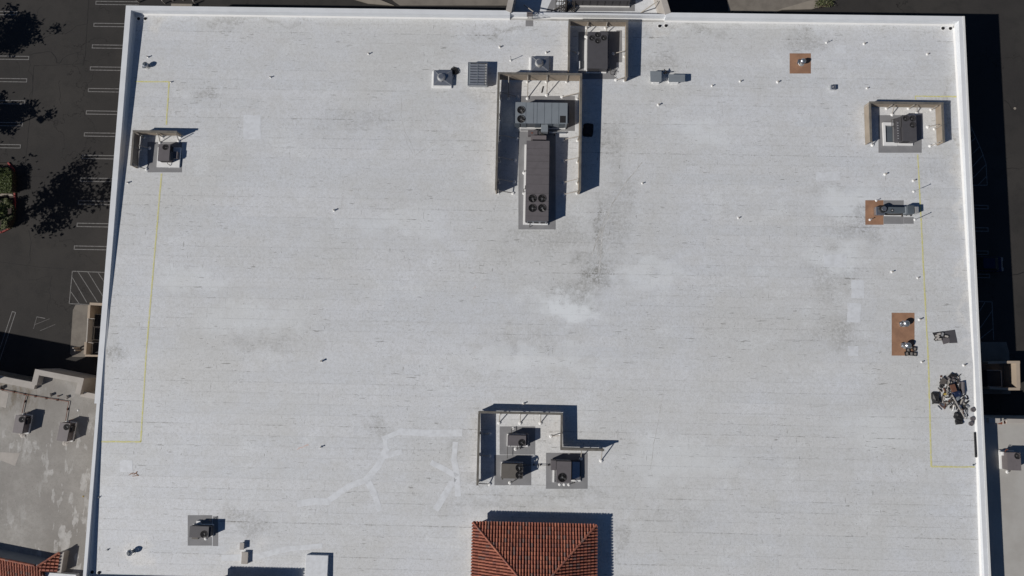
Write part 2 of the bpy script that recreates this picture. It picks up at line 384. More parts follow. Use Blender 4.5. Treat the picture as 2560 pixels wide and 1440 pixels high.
def gbar(mb, a, b, w, z=0.004, t=0.004):
    a = Vector(a[:2]); b = Vector(b[:2]); d = (b - a).normalized(); n = Vector((-d.y, d.x)) * w / 2
    mb.prism([tuple(a + n), tuple(b + n), tuple(b - n), tuple(a - n)], z, z + t)
def gp(px, py): return P(px, py, 0.0)
# hairpin stall lines: left ends beside the building, right ends on the far row
def hairpin(px, py, length, sgn, name='stall_line'):
    e = gp(px, py); mb = MB(); h = 0.21
    gbar(mb, (e.x, e.y + h), (e.x + sgn * length, e.y + h), 0.10)
    gbar(mb, (e.x, e.y - h), (e.x + sgn * length, e.y - h), 0.10)
    mb.prism([(e.x - .05, e.y - h - .05), (e.x + .05, e.y - h - .05), (e.x + .05, e.y + h + .05), (e.x - .05, e.y + h + .05)], .009, .013)
    o = part(name, mb, MT['paint'], parking)
for px, py in ((240, 7), (235, 62), (231, 116), (226, 171), (221, 225), (216, 281), (211, 336), (206, 392), (201, 449), (196, 506), (193, 562), (186, 619)):
    hairpin(px, py, 5.6, 1)
for px, py in ((20, -20), (42, 33), (72, 145), (67, 201), (62, 256), (56, 311), (51, 366)): hairpin(px, py, 5.6, -1)
for y0 in (518, 574, 632): hairpin(2470, y0, 5.4, -1)
for y0 in (690,): hairpin(2474, y0, 5.4, -1)
mb = MB()
A = gp(35, 780); B = gp(0, 885); d = (B - A).normalized(); nrm = Vector((-d.y, d.x, 0)) * 0.22
for s in (-1, 1): gbar(mb, A + nrm * s, B + nrm * s + d * 2, 0.10)
gbar(mb, A - nrm * 1.2, A + nrm * 1.2, 0.10, .009); part('stall_line', mb, MT['paint'], parking)
def hatch(corners, lines, name='hatched_zone'):
    mb = MB(); c = [gp(*q) for q in corners]
    for i in range(len(c) - 1): gbar(mb, c[i], c[i+1], 0.10)
    for a, b in lines: gbar(mb, gp(*a), gp(*b), 0.09, 0.009)
    part(name, mb, MT['paint'], parking)
hatch([(262, 681), (181, 678), (173, 759), (232, 762)], [((181, 694), (217, 756)), ((195, 679), (244, 755)), ((220, 680), (262, 748)), ((245, 681), (268, 716)), ((178, 730), (198, 759))])
hatch([(2420, 300), (2440, 345), (2455, 380), (2465, 410), (2468, 463), (2424, 463)], [((2425, 332), (2430, 322)), ((2424, 358), (2438, 345)), ((2434, 382), (2449, 366)), ((2424, 425), (2457, 388)), ((2426, 452), (2464, 412)), ((2446, 462), (2466, 441))])
hatch([(2436, 753), (2480, 755), (2484, 850)], [((2440, 792), (2462, 756)), ((2440, 835), (2480, 777)), ((2446, 850), (2482, 822))])
mb = MB(); gbar(mb, gp(92, 792), gp(113, 796), .08); gbar(mb, gp(92, 792), gp(84, 822), .05); gbar(mb, gp(86, 812), gp(124, 797), .04, .009); gbar(mb, gp(100, 827), gp(138, 811), .04)
part('faded_marking', mb, MT['paint'], parking)
# cracks and joints in the asphalt
mb = MB()
def crack(pts, w=0.06, jag=0.25):
    q = [gp(*p) for p in pts]
    for a, b in zip(q[:-1], q[1:]):
        n = max(2, int((b - a).length / 0.6)); prev = a
        for i in range(1, n + 1):
            c = a.lerp(b, i / n) + (Vector((random.uniform(-jag, jag), random.uniform(-jag, jag), 0)) if i < n else Vector((0,0,0)))
            gbar(mb, prev, c, w * random.uniform(.5, 1.3), 0.003 + random.random() * .0005, .002); prev = c
crack([(100, 100), (135, 85), (175, 78), (190, 65), (218, 60)]); crack([(73, 138), (100, 132), (128, 130), (142, 150), (150, 158), (172, 137), (205, 130)], .09)
crack([(222, 0), (213, 140), (207, 165)], .08, .03); crack([(213, 160), (85, 164), (78, 260), (60, 440)], .07, .04); crack([(72, 150), (82, 210), (72, 300)], .05)
crack([(60, 440), (110, 442)], .06, .05); crack([(72, 575), (76, 620), (72, 660)], .09); crack([(0, 655), (100, 668), (160, 672)], .05, .05); crack([(60, 700), (130, 690), (118, 780)], .06)
crack([(2500, 430), (2530, 420), (2560, 418)], .06); crack([(2510, 250), (2530, 275), (2545, 262)], .06); crack([(2520, 690), (2560, 680)], .08); crack([(150, 200), (152, 260)], .04)
o = part('asphalt_crack', mb, MT['crack'], parking); o['kind'] = 'stuff'
mb = MB(); p = gp(2537, 271); mb.cyl(p.x, p.y, .004, .02, .16); part('manhole_cover', mb, MT['kerb'], parking)

# pale concrete aprons north of the building
mb = MB()
apron = MB(); apron.prism([tuple(gp(*q)[:2]) for q in ((985, 4), (1000, 14), (1300, 14), (1300, -140), (840, -140))], 0.0, 0.03)
structure('pavement', apron, MT['concrete'])
m2 = MB(); m2.prism([tuple(gp(*q)[:2]) for q in ((884, -1), (922, 10), (986, 15), (930, -8), (880, -30), (850, -30))], 0.0, 0.12)
structure('pavement_ramp', m2, MT['kerb'])
m3 = MB(); m3.prism([tuple(gp(*q)[:2]) for q in ((1817, -30), (1820, 28), (1940, 30), (2040, 0), (2100, -40))], 0.0, 0.03)
structure('pavement_east', m3, MT['concrete'])
m4 = MB(); m4.prism([tuple(gp(*q)[:2]) for q in ((1944, 26), (2030, 1), (2075, -30), (2090, -28), (2068, 12), (2030, 24))], 0.03, 0.16)
structure('kerb', m4, MT['kerb'])

# ================================================================== MAIN BUILDING
bld = thing('store_building', 'large white flat-roofed building filling the picture, seen from straight above', 'building', (0, 0, 0))
w = MB()
for x0, y0, x1, y1 in ((WX0+.02, SY, WX0 + .4, NY-.02), (WX1 - .4, SY, WX1-.02, NY-.02), (WX0 + .4, NY - .42, WX1 - .4, NY-.02), (WX0 + .4, SY, WX1 - .4, SY + .4)):
    w.box(x0, y0, 0, x1, y1, 6.25)
part('wall', w, MT['wall'], bld)
# deck: two sheets falling away from the ridge line y = 0
w = MB(); x0, x1 = WX0 + .45, WX1 - .45
ys = [SY + .3, 0, NY - .45]
v = [(x, y, zdeck(y)) for y in ys for x in (x0, x1)] + [(x, y, zdeck(y) - .3) for y in ys for x in (x0, x1)]
w.add(v, [(0,1,3,2),(2,3,5,4),(6,8,9,7),(8,10,11,9),(0,6,7,1),(4,5,11,10),(0,2,8,6),(2,4,10,8),(1,7,9,3),(3,9,11,5)])
deck = part('roof_deck', w, MT['deck'], bld)
# membrane rolls laid side by side: one part each
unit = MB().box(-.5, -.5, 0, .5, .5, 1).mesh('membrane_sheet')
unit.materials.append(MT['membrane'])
row = 0; y = ROW0; nsheet = 0
xa, xb = WX0 + .62, WX1 - .80
while y < NY - .8:
    yn = min(y + ROWW, NY - .72)
    x = xa - random.uniform(0, 15)
    while x < xb:
        L = random.choice((17.5, 17.9, 18.3)) ; xe = x + L
        if xb - xe < 3.0: xe = xb
        a, b = max(x, xa), min(xe, xb)
        if b - a > .4:
            ym = (y + yn) / 2; sl = -math.copysign(math.atan(.0205), ym)
            gy = -.004 if min(abs(y), abs(yn)) < .05 else (random.uniform(.004, .009) if row % 3 == 1 else random.uniform(.0005, .003)); gx = random.uniform(.002, .012)
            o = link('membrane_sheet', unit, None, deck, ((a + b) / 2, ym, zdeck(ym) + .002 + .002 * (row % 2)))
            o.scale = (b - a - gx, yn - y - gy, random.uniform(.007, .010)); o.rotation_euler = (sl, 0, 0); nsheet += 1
        x = xe
    y = yn; row += 1
    if yn >= NY - .72: break
print('sheets', nsheet)

def wallrun(mb, x0, y0, x1, y1, z0, z1): mb.box(min(x0,x1), min(y0,y1), z0, max(x0,x1), max(y0,y1), z1)
# west parapet (wide cap north of the step, thin south of it)
w = MB(); w.box(WX0, -6.2, 6.25, -46.42, NY, ZP); w.box(-46.80, SY, 3.0, -46.44, -6.2, ZP - .004); part('parapet', w, MT['parapet'], bld)
w = MB(); w.box(49.65, SY, 6.25, WX1, NY, ZP); part('parapet', w, MT['parapet'], bld)
w = MB(); xl, xr = P(1275, 30, ZP).x, P(1664, 36, ZP).x
w.box(-46.42, 39.35, 6.0, xl, NY, ZP - .002); w.box(xr, 39.35, 6.0, 49.65, NY, ZP - .002); part('parapet', w, MT['parapet'], bld)
w = MB(); w.box(xl, 39.56, 6.0, xr, 39.78, ZP - .10); part('parapet', w, MT['parapet'], bld)
ysh = PR(400, 1438).y
w = MB(); w.box(-46.42, SY, 6.25, -5.4, ysh - .36, ZP - .006); w.box(-5.4, SY, 6.25, 49.65, ysh - .7, ZP - .10); part('parapet', w, MT['parapet'], bld)
# sheet-metal cap joints
w = MB()
for yy in [t for t in range(-24, 40, 3)]: w.box(49.67, yy, ZP, WX1 - .01, yy + .015, ZP + .006)
for yy in [t for t in range(-5, 40, 3)]: w.box(WX0 + .01, yy, ZP, -46.44, yy + .015, ZP + .006)
part('cap_joint', w, MT['coating'], bld)
# cant strips at the foot of the parapets
def cant(pts_lo, pts_hi, name='cant_strip'):
    mb = MB(); n = len(pts_lo); mb.add(list(pts_lo) + list(pts_hi), [(i, i+1, n+i+1, n+i) for i in range(n-1)]); part(name, mb, MT['cant'], bld)
def Z(x, y, d): return (x, y, zdeck(y) + d)
NN = 12
ysl = [SY + .9 + (NY - SY - 1.9) * i / NN for i in range(NN + 1)]
cant([Z(49.50, yy, .013) for yy in ysl], [(49.645, yy, min(zdeck(yy) + .16, ZP - .01)) for yy in ysl])
cant([Z(-46.20, yy, .013) for yy in ysl], [(-46.415, yy, min(zdeck(yy) + .20, ZP - .01)) for yy in ysl])
cant([Z(-46.4, 39.19, .013), Z(xl, 39.19, .013)], [Z(-46.4, 39.345, .15), Z(xl, 39.345, .15)])
cant([Z(xr, 39.19, .013), Z(49.6, 39.19, .013)], [Z(xr, 39.345, .15), Z(49.6, 39.345, .15)])
cant([Z(xl, 39.42, .013), Z(xr, 39.42, .013)], [Z(xl, 39.555, .13), Z(xr, 39.555, .13)])
w = MB(); w.box(50.12, SY, ZP + .003, WX1 + .02, NY, ZP + .025); part('edge_flashing', w, MT['cant'], bld)

def strip(mb, a, b, w, dh, t=.003):     # band lying on the sloping deck
    a = Vector(a); b = Vector(b); d = (b - a); d.z = 0; d.normalize(); n = Vector((-d.y, d.x, 0)) * w / 2
    q = [a + n, b + n, b - n, a - n]
    mb.add([(p.x, p.y, zdeck(p.y) + dh) for p in q] + [(p.x, p.y, zdeck(p.y) + dh + t) for p in q], [(3,2,1,0),(4,5,6,7),(0,1,5,4),(1,2,6,5),(2,3,7,6),(3,0,4,7)])
def dpoly(mb, pts, dh, t=.004):         # polygon (pixels) lying on the deck
    q = [PR(*p) for p in pts]; n = len(q)
    a = sum(q[i].x*q[(i+1)%n].y-q[(i+1)%n].x*q[i].y for i in range(n))
    if a < 0: q = q[::-1]
    mb.add([(p.x, p.y, zdeck(p.y) + dh) for p in q] + [(p.x, p.y, zdeck(p.y) + dh + t) for p in q], [tuple(range(n))[::-1], tuple(range(n, 2*n))] + [(i, (i+1)%n, n+(i+1)%n, n+i) for i in range(n)])
# yellow sprayed lines
for pts in (((337, 204), (423, 204.5), (416, 312)), ((404, 434), (352, 1104.5), (252, 1104)), ((2391, 242), (2288, 240.5), (2289, 249)), ((2294, 386), (2328, 1166.5), (2437, 1167.5))):
    w = MB(); q = [PR(*p) for p in pts]
    for i, (a, b) in enumerate(zip(q[:-1], q[1:])):
        n = max(1, int((b - a).length / 0.6)); prev = a
        for j in range(1, n + 1):
            c = a.lerp(b, j / n) + (Vector((random.uniform(-.015, .015), random.uniform(-.015, .015), 0)) if j < n else Vector((0,0,0)))
            strip(w, prev, c, random.uniform(.13, .18), .018 + .0006 * ((i + j) % 2)); prev = c
    part('yellow_line', w, MT['yellow'], bld)
# roof patches: grey around the equipment, tan primer
def patch(pts, mat, dh=.016, name='roof_patch', label=None):
    w = MB(); dpoly(w, pts, dh); o = part(name, w, MT[mat], bld)
    if label: o['label'] = label
    return o
def rect(x0, y0, x1, y1): return [(x0, y0), (x1, y0), (x1 - .0*(y1-y0), y1), (x0 - .0, y1)]
for r in ((369, 355, 455, 431), (1446, 80, 1541, 198), (1541, 76, 1555, 156), (1301, 240, 1437, 327.5), (1296, 328.5, 1389, 573.5), (2196, 288, 2304, 382), (1249, 1066, 1338, 1136.5), (1236, 1137.5, 1328, 1213),
          (1365, 1132, 1469, 1222), (1314, 51, 1333, 66), (2209, 501, 2259, 560), (2259.5, 543, 2284, 559.5)): patch(rect(*r), 'pad')
patch(rect(469.5, 1288, 530, 1364), 'pad'); patch(rect(532, 1291, 545.5, 1365), 'pad')
for r in ((1974, 133.5, 2027, 184), (2163, 500.6, 2208.5, 562), (2229, 782, 2286, 889)): patch(rect(*r), 'tan', name='tan_patch')
# strokes of fresh white coating over old repairs
STROKES = [[(748, 1259), (785, 1253), (818, 1254), (872, 1216), (915, 1200), (945, 1165), (965, 1125), (962, 1095), (1000, 1079), (1070, 1083), (1150, 1082)], [(922, 1208), (936, 1235), (948, 1272)],
           [(1082, 1158), (1110, 1172), (1140, 1190), (1128, 1210), (1092, 1270)], [(1138, 1110), (1135, 1150), (1142, 1185), (1145, 1235)], [(965, 1140), (1000, 1130)],
           [(560, 1395), (640, 1392), (720, 1372), (800, 1365)]]
for i, s in enumerate(STROKES):
    w = MB(); q = [PR(*p) for p in s]
    for j, (a, b) in enumerate(zip(q[:-1], q[1:])): 
        d = (b - a).normalized() * .25; strip(w, a - d, b + d, random.uniform(.48, .78), .017 + .001 * (j % 2), .002)
    part('coating_stroke', w, MT['coating'], bld)
for r in ((608, 288, 652, 348), (2088, 113, 2115, 134), (2060, 636, 2116, 668), (2118, 758, 2152, 806), (300, 1150, 332, 1180), (2128, 700, 2160, 745), (2040, 430, 2100, 452), (2120, 865, 2145, 890)):
    x0, y0, x1, y1 = r; pts = []
    for a, b in (((x0, y0), (x1, y0)), ((x1, y0), (x1, y1)), ((x1, y1), (x0, y1)), ((x0, y1), (x0, y0))):
        for t in (0, .33, .66): pts.append((a[0] + (b[0]-a[0])*t + random.uniform(-1.2, 1.2), a[1] + (b[1]-a[1])*t + random.uniform(-1.2, 1.2)))
    patch(pts, 'coating', .0165, 'coating_patch')
# scuffs and drag marks left on the coating
MT['scuff'] = worn('scuff', (0.40, 0.395, 0.375), (0.66, 0.66, 0.65), 1.5, 1.0, 0.7)
MT['redscuff'] = worn('red_scuff', (0.62, 0.50, 0.46), (0.68, 0.66, 0.65), 1.5, 1.0, 0.7)
for pts, wd, mt_ in (([(1003, 238), (1003, 290), (1012, 330), (1028, 360), (1038, 388), (1058, 376), (1090, 352), (1135, 335), (1185, 318)], .04, 'scuff'), ([(1010, 335), (1020, 362), (1033, 388)], .035, 'scuff'), ([(1046, 380), (1085, 362), (1130, 341), (1180, 326)], .03, 'scuff'),
                 ([(1480, 640), (1500, 575), (1530, 510), (1570, 450), (1605, 405)], .10, 'scuff'), ([(1497, 680), (1506, 585), (1523, 530)], .16, 'scuff'), ([(1492, 660), (1495, 600), (1512, 545)], .10, 'scuff'), ([(742, 1124), (755, 1118), (772, 1112)], .14, 'redscuff'), ([(1183, 722), (1190, 716)], .08, 'redscuff'),
                 ([(1660, 965), (1640, 1080), (1625, 1170)], .05, 'scuff'), ([(2040, 438), (2070, 432), (2098, 428)], .06, 'coating'), ([(2036, 446), (2070, 438), (2094, 434)], .05, 'coating'), ([(2395, 118), (2403, 160), (2409, 215), (2413, 262)], .07, 'scuff')):
    w = MB(); q = [PR(*p) for p in pts]; q2 = []
    for a_, b_ in zip(q[:-1], q[1:]): q2 += [a_.lerp(b_, t_ / 3) for t_ in range(3)]
    q2.append(q[-1]); q2 = [p + Vector((random.uniform(-.06, .06), random.uniform(-.06, .06), 0)) for p in q2]
    for a_, b_ in zip(q2[:-1], q2[1:]):
        strip(w, a_, b_, wd * random.uniform(.5, 1.2), .0145 + random.random()*.0008, .001)
    part('scuff_mark', w, MT[mt_], bld)
# overflow slot at the east parapet
w = MB(); a = PR(2437, 1081); b = PR(2440.5, 1143); w.box(49.36, b.y, zdeck(a.y) + .02, 49.47, a.y, zdeck(a.y) + .20); part('scupper_slot', w, MT['black'], bld)

# ---------------- tiled roofs
TC = [(.38, .135, .088), (.34, .12, .078), (.41, .15, .095), (.31, .108, .07), (.27, .11, .085), (.22, .135, .115), (.44, .17, .105)]
def tile_plane(name, o3, u3, v3, poly, parent, sp=.31, tl=.42, r=.115, dz=.0, base=True):
    """barrel tiles on the plane o3 + u*u3 + v*v3 (v uphill) inside the uv polygon; joined, real half-round tiles"""
    o3 = Vector(o3); u3 = Vector(u3).normalized(); v3 = Vector(v3).normalized(); n3 = u3.cross(v3).normalized()
    if n3.z < 0: n3 = -n3
    mb = MB(); us = [p[0] for p in poly]; u = min(us) + sp / 2; n = len(poly)
    while u < max(us):
        xs = []
        for i in range(n):
            (a, b), (c, d) = poly[i], poly[(i+1) % n]
            if (a - u) * (c - u) < 0: xs.append(b + (d - b) * (u - a) / (c - a))
        xs.sort()
        for lo, hi in zip(xs[0::2], xs[1::2]):
            vv = lo - .06
            while vv < hi - .05:
                ve = min(vv + tl + .05, hi); wz = random.uniform(-.006, .006); ju = random.uniform(-.012, .012)
                col = random.choice(TC[:4] + TC); k = random.uniform(.85, 1.12); col = tuple(x * k for x in col)
                ring = []
                for v_, rr, lift in ((vv, r, .075 + wz), (ve, r * .82, .03)):
                    for j in range(6):
                        a = math.pi * j / 5
                        ring.append(o3 + u3 * (u + ju + rr * math.cos(a)) + v3 * v_ + n3 * (dz + lift + rr * math.sin(a) - .02))
                fs = [(j, j+1, 7+j, 6+j) for j in range(5)] + [(0,1,2,3,4,5)]
                mb.add(ring, fs, col); vv += tl
        u += sp
    t = part(name, mb, MT['tile'], parent, kind='stuff')
    if base:
        b = MB(); q = [o3 + u3*a + v3*c + n3*dz for a, c in poly]; b.add(q + [p - n3*.12 for p in q], [tuple(range(n)), tuple(range(n, 2*n))] + [(i, (i+1)%n, n+(i+1)%n, n+i) for i in range(n)])
        part('tile_underlay', b, MT['tilebase'], parent)
    return t
def ridge_caps(a, b, parent, r=.14, name='ridge_tile'):
    a = Vector(a); b = Vector(b); d = (b - a); L = d.length; d.normalize(); k = int(L / .42); mb = MB()
    for i in range(k):
        col = random.choice(TC); p = a + d * (i * .42); mb.tube(p, p + d * .46, r, 10, r * .85, col=col)
    part(name, mb, MT['tile'], parent, kind='stuff')
def hip_tower(x0, x1, yn, ze, pitch, zb, wallin=.45):
    """square tower with a pyramid tile roof; yn north eave, ze eave height"""
    W_ = x1 - x0; h = W_ / 2; ys_ = yn - W_; cx = (x0 + x1) / 2
    L = math.hypot(1, pitch)
    apex = Vector((cx, yn - h, ze + h * pitch))
    b = MB(); b.box(x0 + wallin, ys_ + wallin, zb, x1 - wallin, yn - wallin, ze - .03); part('tower_wall', b, MT['wall'], bld)
    b = MB(); b.box(x0 + .03, ys_ + .03, ze - .17, x1 - .03, yn - .03, ze - .025); part('tower_eave', b, MT['screen'], bld)
    tri = [(0, 0), (W_, 0), (h, h * L)]
    tile_plane('roof_tile', (x0, yn, ze), (1, 0, 0), (0, -1, pitch), tri, bld)
    tile_plane('roof_tile', (x0, yn, ze), (0, -1, 0), (1, 0, pitch), tri, bld)
    tile_plane('roof_tile', (x1, yn, ze), (0, -1, 0), (-1, 0, pitch), tri, bld)
    tile_plane('roof_tile', (x0, ys_, ze), (1, 0, 0), (0, 1, pitch), tri, bld)
    for q in ((x0, yn), (x1, yn), (x0, ys_), (x1, ys_)): ridge_caps((q[0], q[1], ze + .08), apex + Vector((0, 0, .08)), bld, .125)
zd = zdeck(-18)
a = P(1182.5, 1303, zd + 1.35); b = P(1491.5, 1312, zd + 1.35)
hip_tower(a.x, b.x, b.y + .02, zd + 1.35, .40, zd - 1)
zd2 = zdeck(-25); s_ = PR(757, 1423); s0 = PR(575, 1421); h2 = 1.5
hip_tower(s0.x - SUN.x * h2, s_.x - SUN.x * h2, s_.y - SUN.y * h2, zd2 + h2, .40, zd2 - 1)
# small valley saddle behind the big tower
w = MB(); p = PR(1190, 1306); w.add([Z(p.x + .3, p.y - .5, .0), Z(p.x + 1.6, p.y + .35, .02), Z(p.x + 1.6, p.y - .5, .5)], [(0,1,2)]); part('saddle_flashing', w, MT['cant'], bld)
# low white box curb beside the second tower
a = PR(765.5, 1388, .42); b = PR(820, 1389, .42)
w = MB(); w.box(a.x, SY, zdeck(a.y) - .1, b.x, a.y, zdeck(a.y) + .40); o = part('white_curb_box', w, MT['coating'], bld)

# ---------------- north recess with wing walls, lower roof and rack
zr = 4.75
rec = MB(); q = [P(*p, zr) for p in ((1278, 40), (1286, -60), (1660, -60), (1664, 40))]; rec.prism([(p.x, p.y) for p in q], zr - .3, zr)
part('lower_roof', rec, MT['coating'], bld)
def wing(pts, z0, z1, mat, name):
    w = MB(); q = [P(*p, z1) for p in pts]; w.prism([(p.x, p.y) for p in q], z0, z1); return part(name, w, mat, bld)
wing([(1264.5, 26), (1278, 31.5), (1291, -30), (1276.5, -30)], 0, ZP + .05, MT['nbcap'], 'wing_wall')
wing([(1663, 36), (1677, 31.5), (1656, -40), (1642, -40)], 0, ZP + .05, MT['nbcap'], 'wing_wall')
w = MB()
for q in (((1365, 29), (1392, -30), (1410, -30), (1380, 29)), ((1385, 28), (1385, 12), (1587, 12), (1587, 28)), ((1573, 11), (1573, -20), (1589, -20), (1589, 11))):
    w.prism([tuple(P(*p, zr)[:2]) for p in q], zr + .004 + .004*len(w.f)/6, zr + .008 + .004*len(w.f)/6)
part('roof_patch', w, MT['pad'], bld)
# braces to the wing walls
for a, b in (((1602, 32), (1644, 3)), ((1310, 12), (1333, 29))):
    w = MB(); w.tube(P(*a, zr), P(*b, ZP - .4), .07); part('brace', w, MT['steel'], bld)

def put(*a): return P(*a)
# pipe rack on the lower roof
rk = thing('pipe_rack', 'dark metal stand of upright pipes on the lower roof at the top edge', 'rack', P(1414, 15, zr))
w = MB()
for x in (1390, 1398, 1404, 1409, 1414, 1419): w.tube(P(x, 30, zr), P(x, 0, zr + .9), .04)
part('upright_pipe', w, MT['darksteel'], rk)
w = MB()
for x in (1424, 1428, 1432, 1435, 1437): w.tube(P(x, 30, zr + .1), P(x, 4, zr + 1.0), .04)
part('upright_pipe', w, MT['darksteel'], rk)
w = MB(); w.tube(P(1378, 28, zr), P(1425, 4, zr + 1.2), .06); w.tube(P(1390, 3, zr + .9), P(1440, 5, zr + .9), .05); w.box(*(P(1412, 30, zr)), *(P(1416, 0, zr).xy), zr + 1.3); part('rail', w, MT['darksteel'], rk)
un = thing('rooftop_unit', 'wide dark rooftop unit cut off by the top picture edge', 'rooftop unit', P(1500, 0, zr))
a = P(1433, -60, zr + 1.4); b = P(1576, 2.5, zr + 1.4); w = MB(); w.box(a.x, b.y, zr + .2, b.x, a.y, zr + 1.4); part('cabinet', w, MT['rtu_dark'], un)
w = MB(); w.box(a.x - .1, b.y - .1, zr, b.x + .1, a.y, zr + .2); part('curb', w, MT['white'], un)
w = MB()
for i in range(8): x = a.x + .3 + i * (b.x - a.x - .6) / 7; w.box(x - .02, b.y - .03, zr + .25, x + .02, b.y, zr + 1.36)
part('side_rib', w, MT['grille'], un)
# roof ladder over the parapet
ld = thing('roof_ladder', 'grey ladder landing hooked over the north parapet', 'ladder', PR(1324, 45))
w = MB(); a = P(1317, 30, ZP + .1); b = P(1331.5, 41, ZP + .1); w.box(a.x, b.y, ZP + .02, b.x, a.y, ZP + .10); part('landing', w, MT['rtu_mauve'], ld)
w = MB()
for x in (1320, 1331): w.path([P(x, 34, ZP + .1), P(x, 32, ZP + .9), P(x, 45, ZP + .9), PR(x, 47, 0)], .03)
part('handrail', w, MT['darksteel'], ld)
w = MB()
for k in range(3): w.tube(P(1320, 44, ZP - .1 - k * .22), P(1331, 44, ZP - .1 - k * .22), .025)
part('rung', w, MT['darksteel'], ld)
w = MB(); w.tube(P(1334, 39, ZP), P(1348, 30, ZP + .2), .03); part('stay', w, MT['darksteel'], ld)

# ================================================================== EQUIPMENT
def cutwells(obj, fans, ztop, depth=.34):
    """real round wells sunk into a panel or cabinet (local coordinates)"""
    c = MB()
    for x, y, r in fans: c.cyl(x, y, ztop - depth, ztop + .3, r, n=24)
    co = bpy.data.objects.new('c', c.mesh('c')); C.collection.objects.link(co)
    mats = list(obj.data.materials)
    t = bpy.data.objects.new('t', obj.data); C.collection.objects.link(t)
    md = t.modifiers.new('b', 'BOOLEAN'); md.operation = 'DIFFERENCE'; md.solver = 'EXACT'; md.object = co
    dg = bpy.context.evaluated_depsgraph_get(); me = bpy.data.meshes.new_from_object(t.evaluated_get(dg)); me.name = obj.name
    bpy.data.objects.remove(t); bpy.data.objects.remove(co)
    me.materials.clear()
    for m in mats: me.materials.append(m)
    obj.data = me
def fan_assembly(x, y, r, zt, parent, blades=4, bright=True):
    m = MB(); m.cyl(x, y, zt - .335, zt - .33, r * .995, n=24); part('fan_well', m, MT['coil'], parent, local=True)
    m = MB(); m.ring(x, y, zt + .001, zt + .035, r + .045, r, 24); part('fan_ring', m, MT['grille'], parent, local=True)
    m = MB(); ph = random.random() * 3
    for k in range(blades):
        a = ph + 2 * math.pi * k / blades; M = Matrix.Translation((x, y, zt - .16)) @ Matrix.Rotation(a, 4, 'Z') @ Matrix.Rotation(.42, 4, 'X')
        m.add([M @ Vector(q) for q in ((.10*r, -.12*r, 0), (.92*r, -.26*r, 0), (.95*r, .22*r, 0), (.12*r, .12*r, 0), (.10*r, -.12*r, .01), (.92*r, -.26*r, .01), (.95*r, .22*r, .01), (.12*r, .12*r, .01))],
              [(3,2,1,0),(4,5,6,7),(0,1,5,4),(1,2,6,5),(2,3,7,6),(3,0,4,7)])
    f = part('fan', m, MT['blade'], parent, local=True)
    m = MB(); m.cyl(x, y, zt - .2, zt - .08, .21*r, n=12); part('fan_motor', m, MT['hub' if bright else 'blade'], f, local=True)
    m = MB()
    for rr in (.45, .75): m.ring(x, y, zt + .012, zt + .02, r*rr + .012, r*rr - .012, 20)
    for k in range(4):
        a = k * math.pi / 4; m.tube((x + r*math.cos(a), y + r*math.sin(a), zt + .014), (x - r*math.cos(a), y - r*math.sin(a), zt + .014), .009, 4)
    part('fan_guard', m, MT['grille'], parent, local=True)

def rtu(label, loc, W_, D_, h, fans, mat='rtu', rz=0.0, curb=.22, curb_out=(.12, .12, .12, .12), seams=(), vseams=(), bright=True, hood=None, extras=None, grille_side='S', blades=4):
    """rooftop unit; loc = centre of the footprint at the roof; fans in local metres"""
    t = thing('rooftop_unit', label, 'rooftop unit', loc, rz)
    slope = .0205 * W_; zb = -.12
    m = MB(); l, r, b, u = curb_out; m.box(-W_/2 - l, -D_/2 - b, zb, W_/2 + r, D_/2 + u, curb); bevel(part('curb', m, MT['white'], t, local=True), .02)
    tp = .035
    m = MB(); m.box(-W_/2 + .03, -D_/2 + .03, curb, W_/2 - .03, D_/2 - .03, h - tp)
    cab = part('cabinet', m, MT[mat], t, local=True)
    wells = [f for f in fans]
    if wells: cutwells(cab, wells, h)
    # lid panels between seams (seams: fractions along x, vseams: along y)
    xs = [0] + list(seams) + [1]; ys = [0] + list(vseams) + [1]
    for i in range(len(xs) - 1):
        for j in range(len(ys) - 1):
            g = .018
            x0 = -W_/2 + xs[i]*W_ + (g if i else 0); x1 = -W_/2 + xs[i+1]*W_ - (g if i < len(xs) - 2 else 0)
            y0 = -D_/2 + ys[j]*D_ + (g if j else 0); y1 = -D_/2 + ys[j+1]*D_ - (g if j < len(ys) - 2 else 0)
            m = MB(); m.box(x0, y0, h - tp + .002, x1, y1, h); p = part('top_panel', m, MT[mat], t, local=True)
            fs = [f for f in wells if x0 - f[2] < f[0] < x1 + f[2] and y0 - f[2] < f[1] < y1 + f[2]]
            if fs: cutwells(p, fs, h)
    for x, y, r_ in fans: fan_assembly(x, y, r_, h, t, blades, bright)
    # sides: louvred coil on one side, doors on the others
    m = MB(); n = max(6, int(W_ / .16))
    for s, (q0, q1) in (('S', (-W_/2 + .1, W_/2 - .1)),):
        for k in range(6): z = curb + .12 + k * (h - curb - .25) / 6; m.box(q0, -D_/2 + .005, z, q1 * (.15 if W_ > 1.5 else 1), -D_/2 + .028, z + .05)
    part('louvre', m, MT['grille'], t, local=True)
    m = MB()
    for k in range(6): z = curb + .12 + k * (h - curb - .25) / 6; m.box(W_/2 - .028, 0.0, z, W_/2 - .004, D_/2 - .1, z + .05)
    part('louvre', m, MT['grille'], t, local=True)
    m = MB(); m.box(W_/2 - .03, -D_/2 + .1, curb + .1, W_/2 + .004, -.05, h - .1); part('access_door', m, MT[mat], t, local=True)
    m = MB(); m.box(-W_/2 - .004, -D_/2 + .1, curb + .1, -W_/2 + .03, D_/2 - .1, h - .1); part('access_door', m, MT[mat], t, local=True)
    if extras: extras(t)
    return t
def flash_cone(m, x, y, r=.17, h=.12, z=-.05): m.cyl(x, y, z, z + h, r, r * .5, n=14)
def lpx(px, py, loc, h):      # pixel on the top plane of a unit -> local metres
    p = P(px, py, loc.z + h); return p.x - loc.x, p.y - loc.y
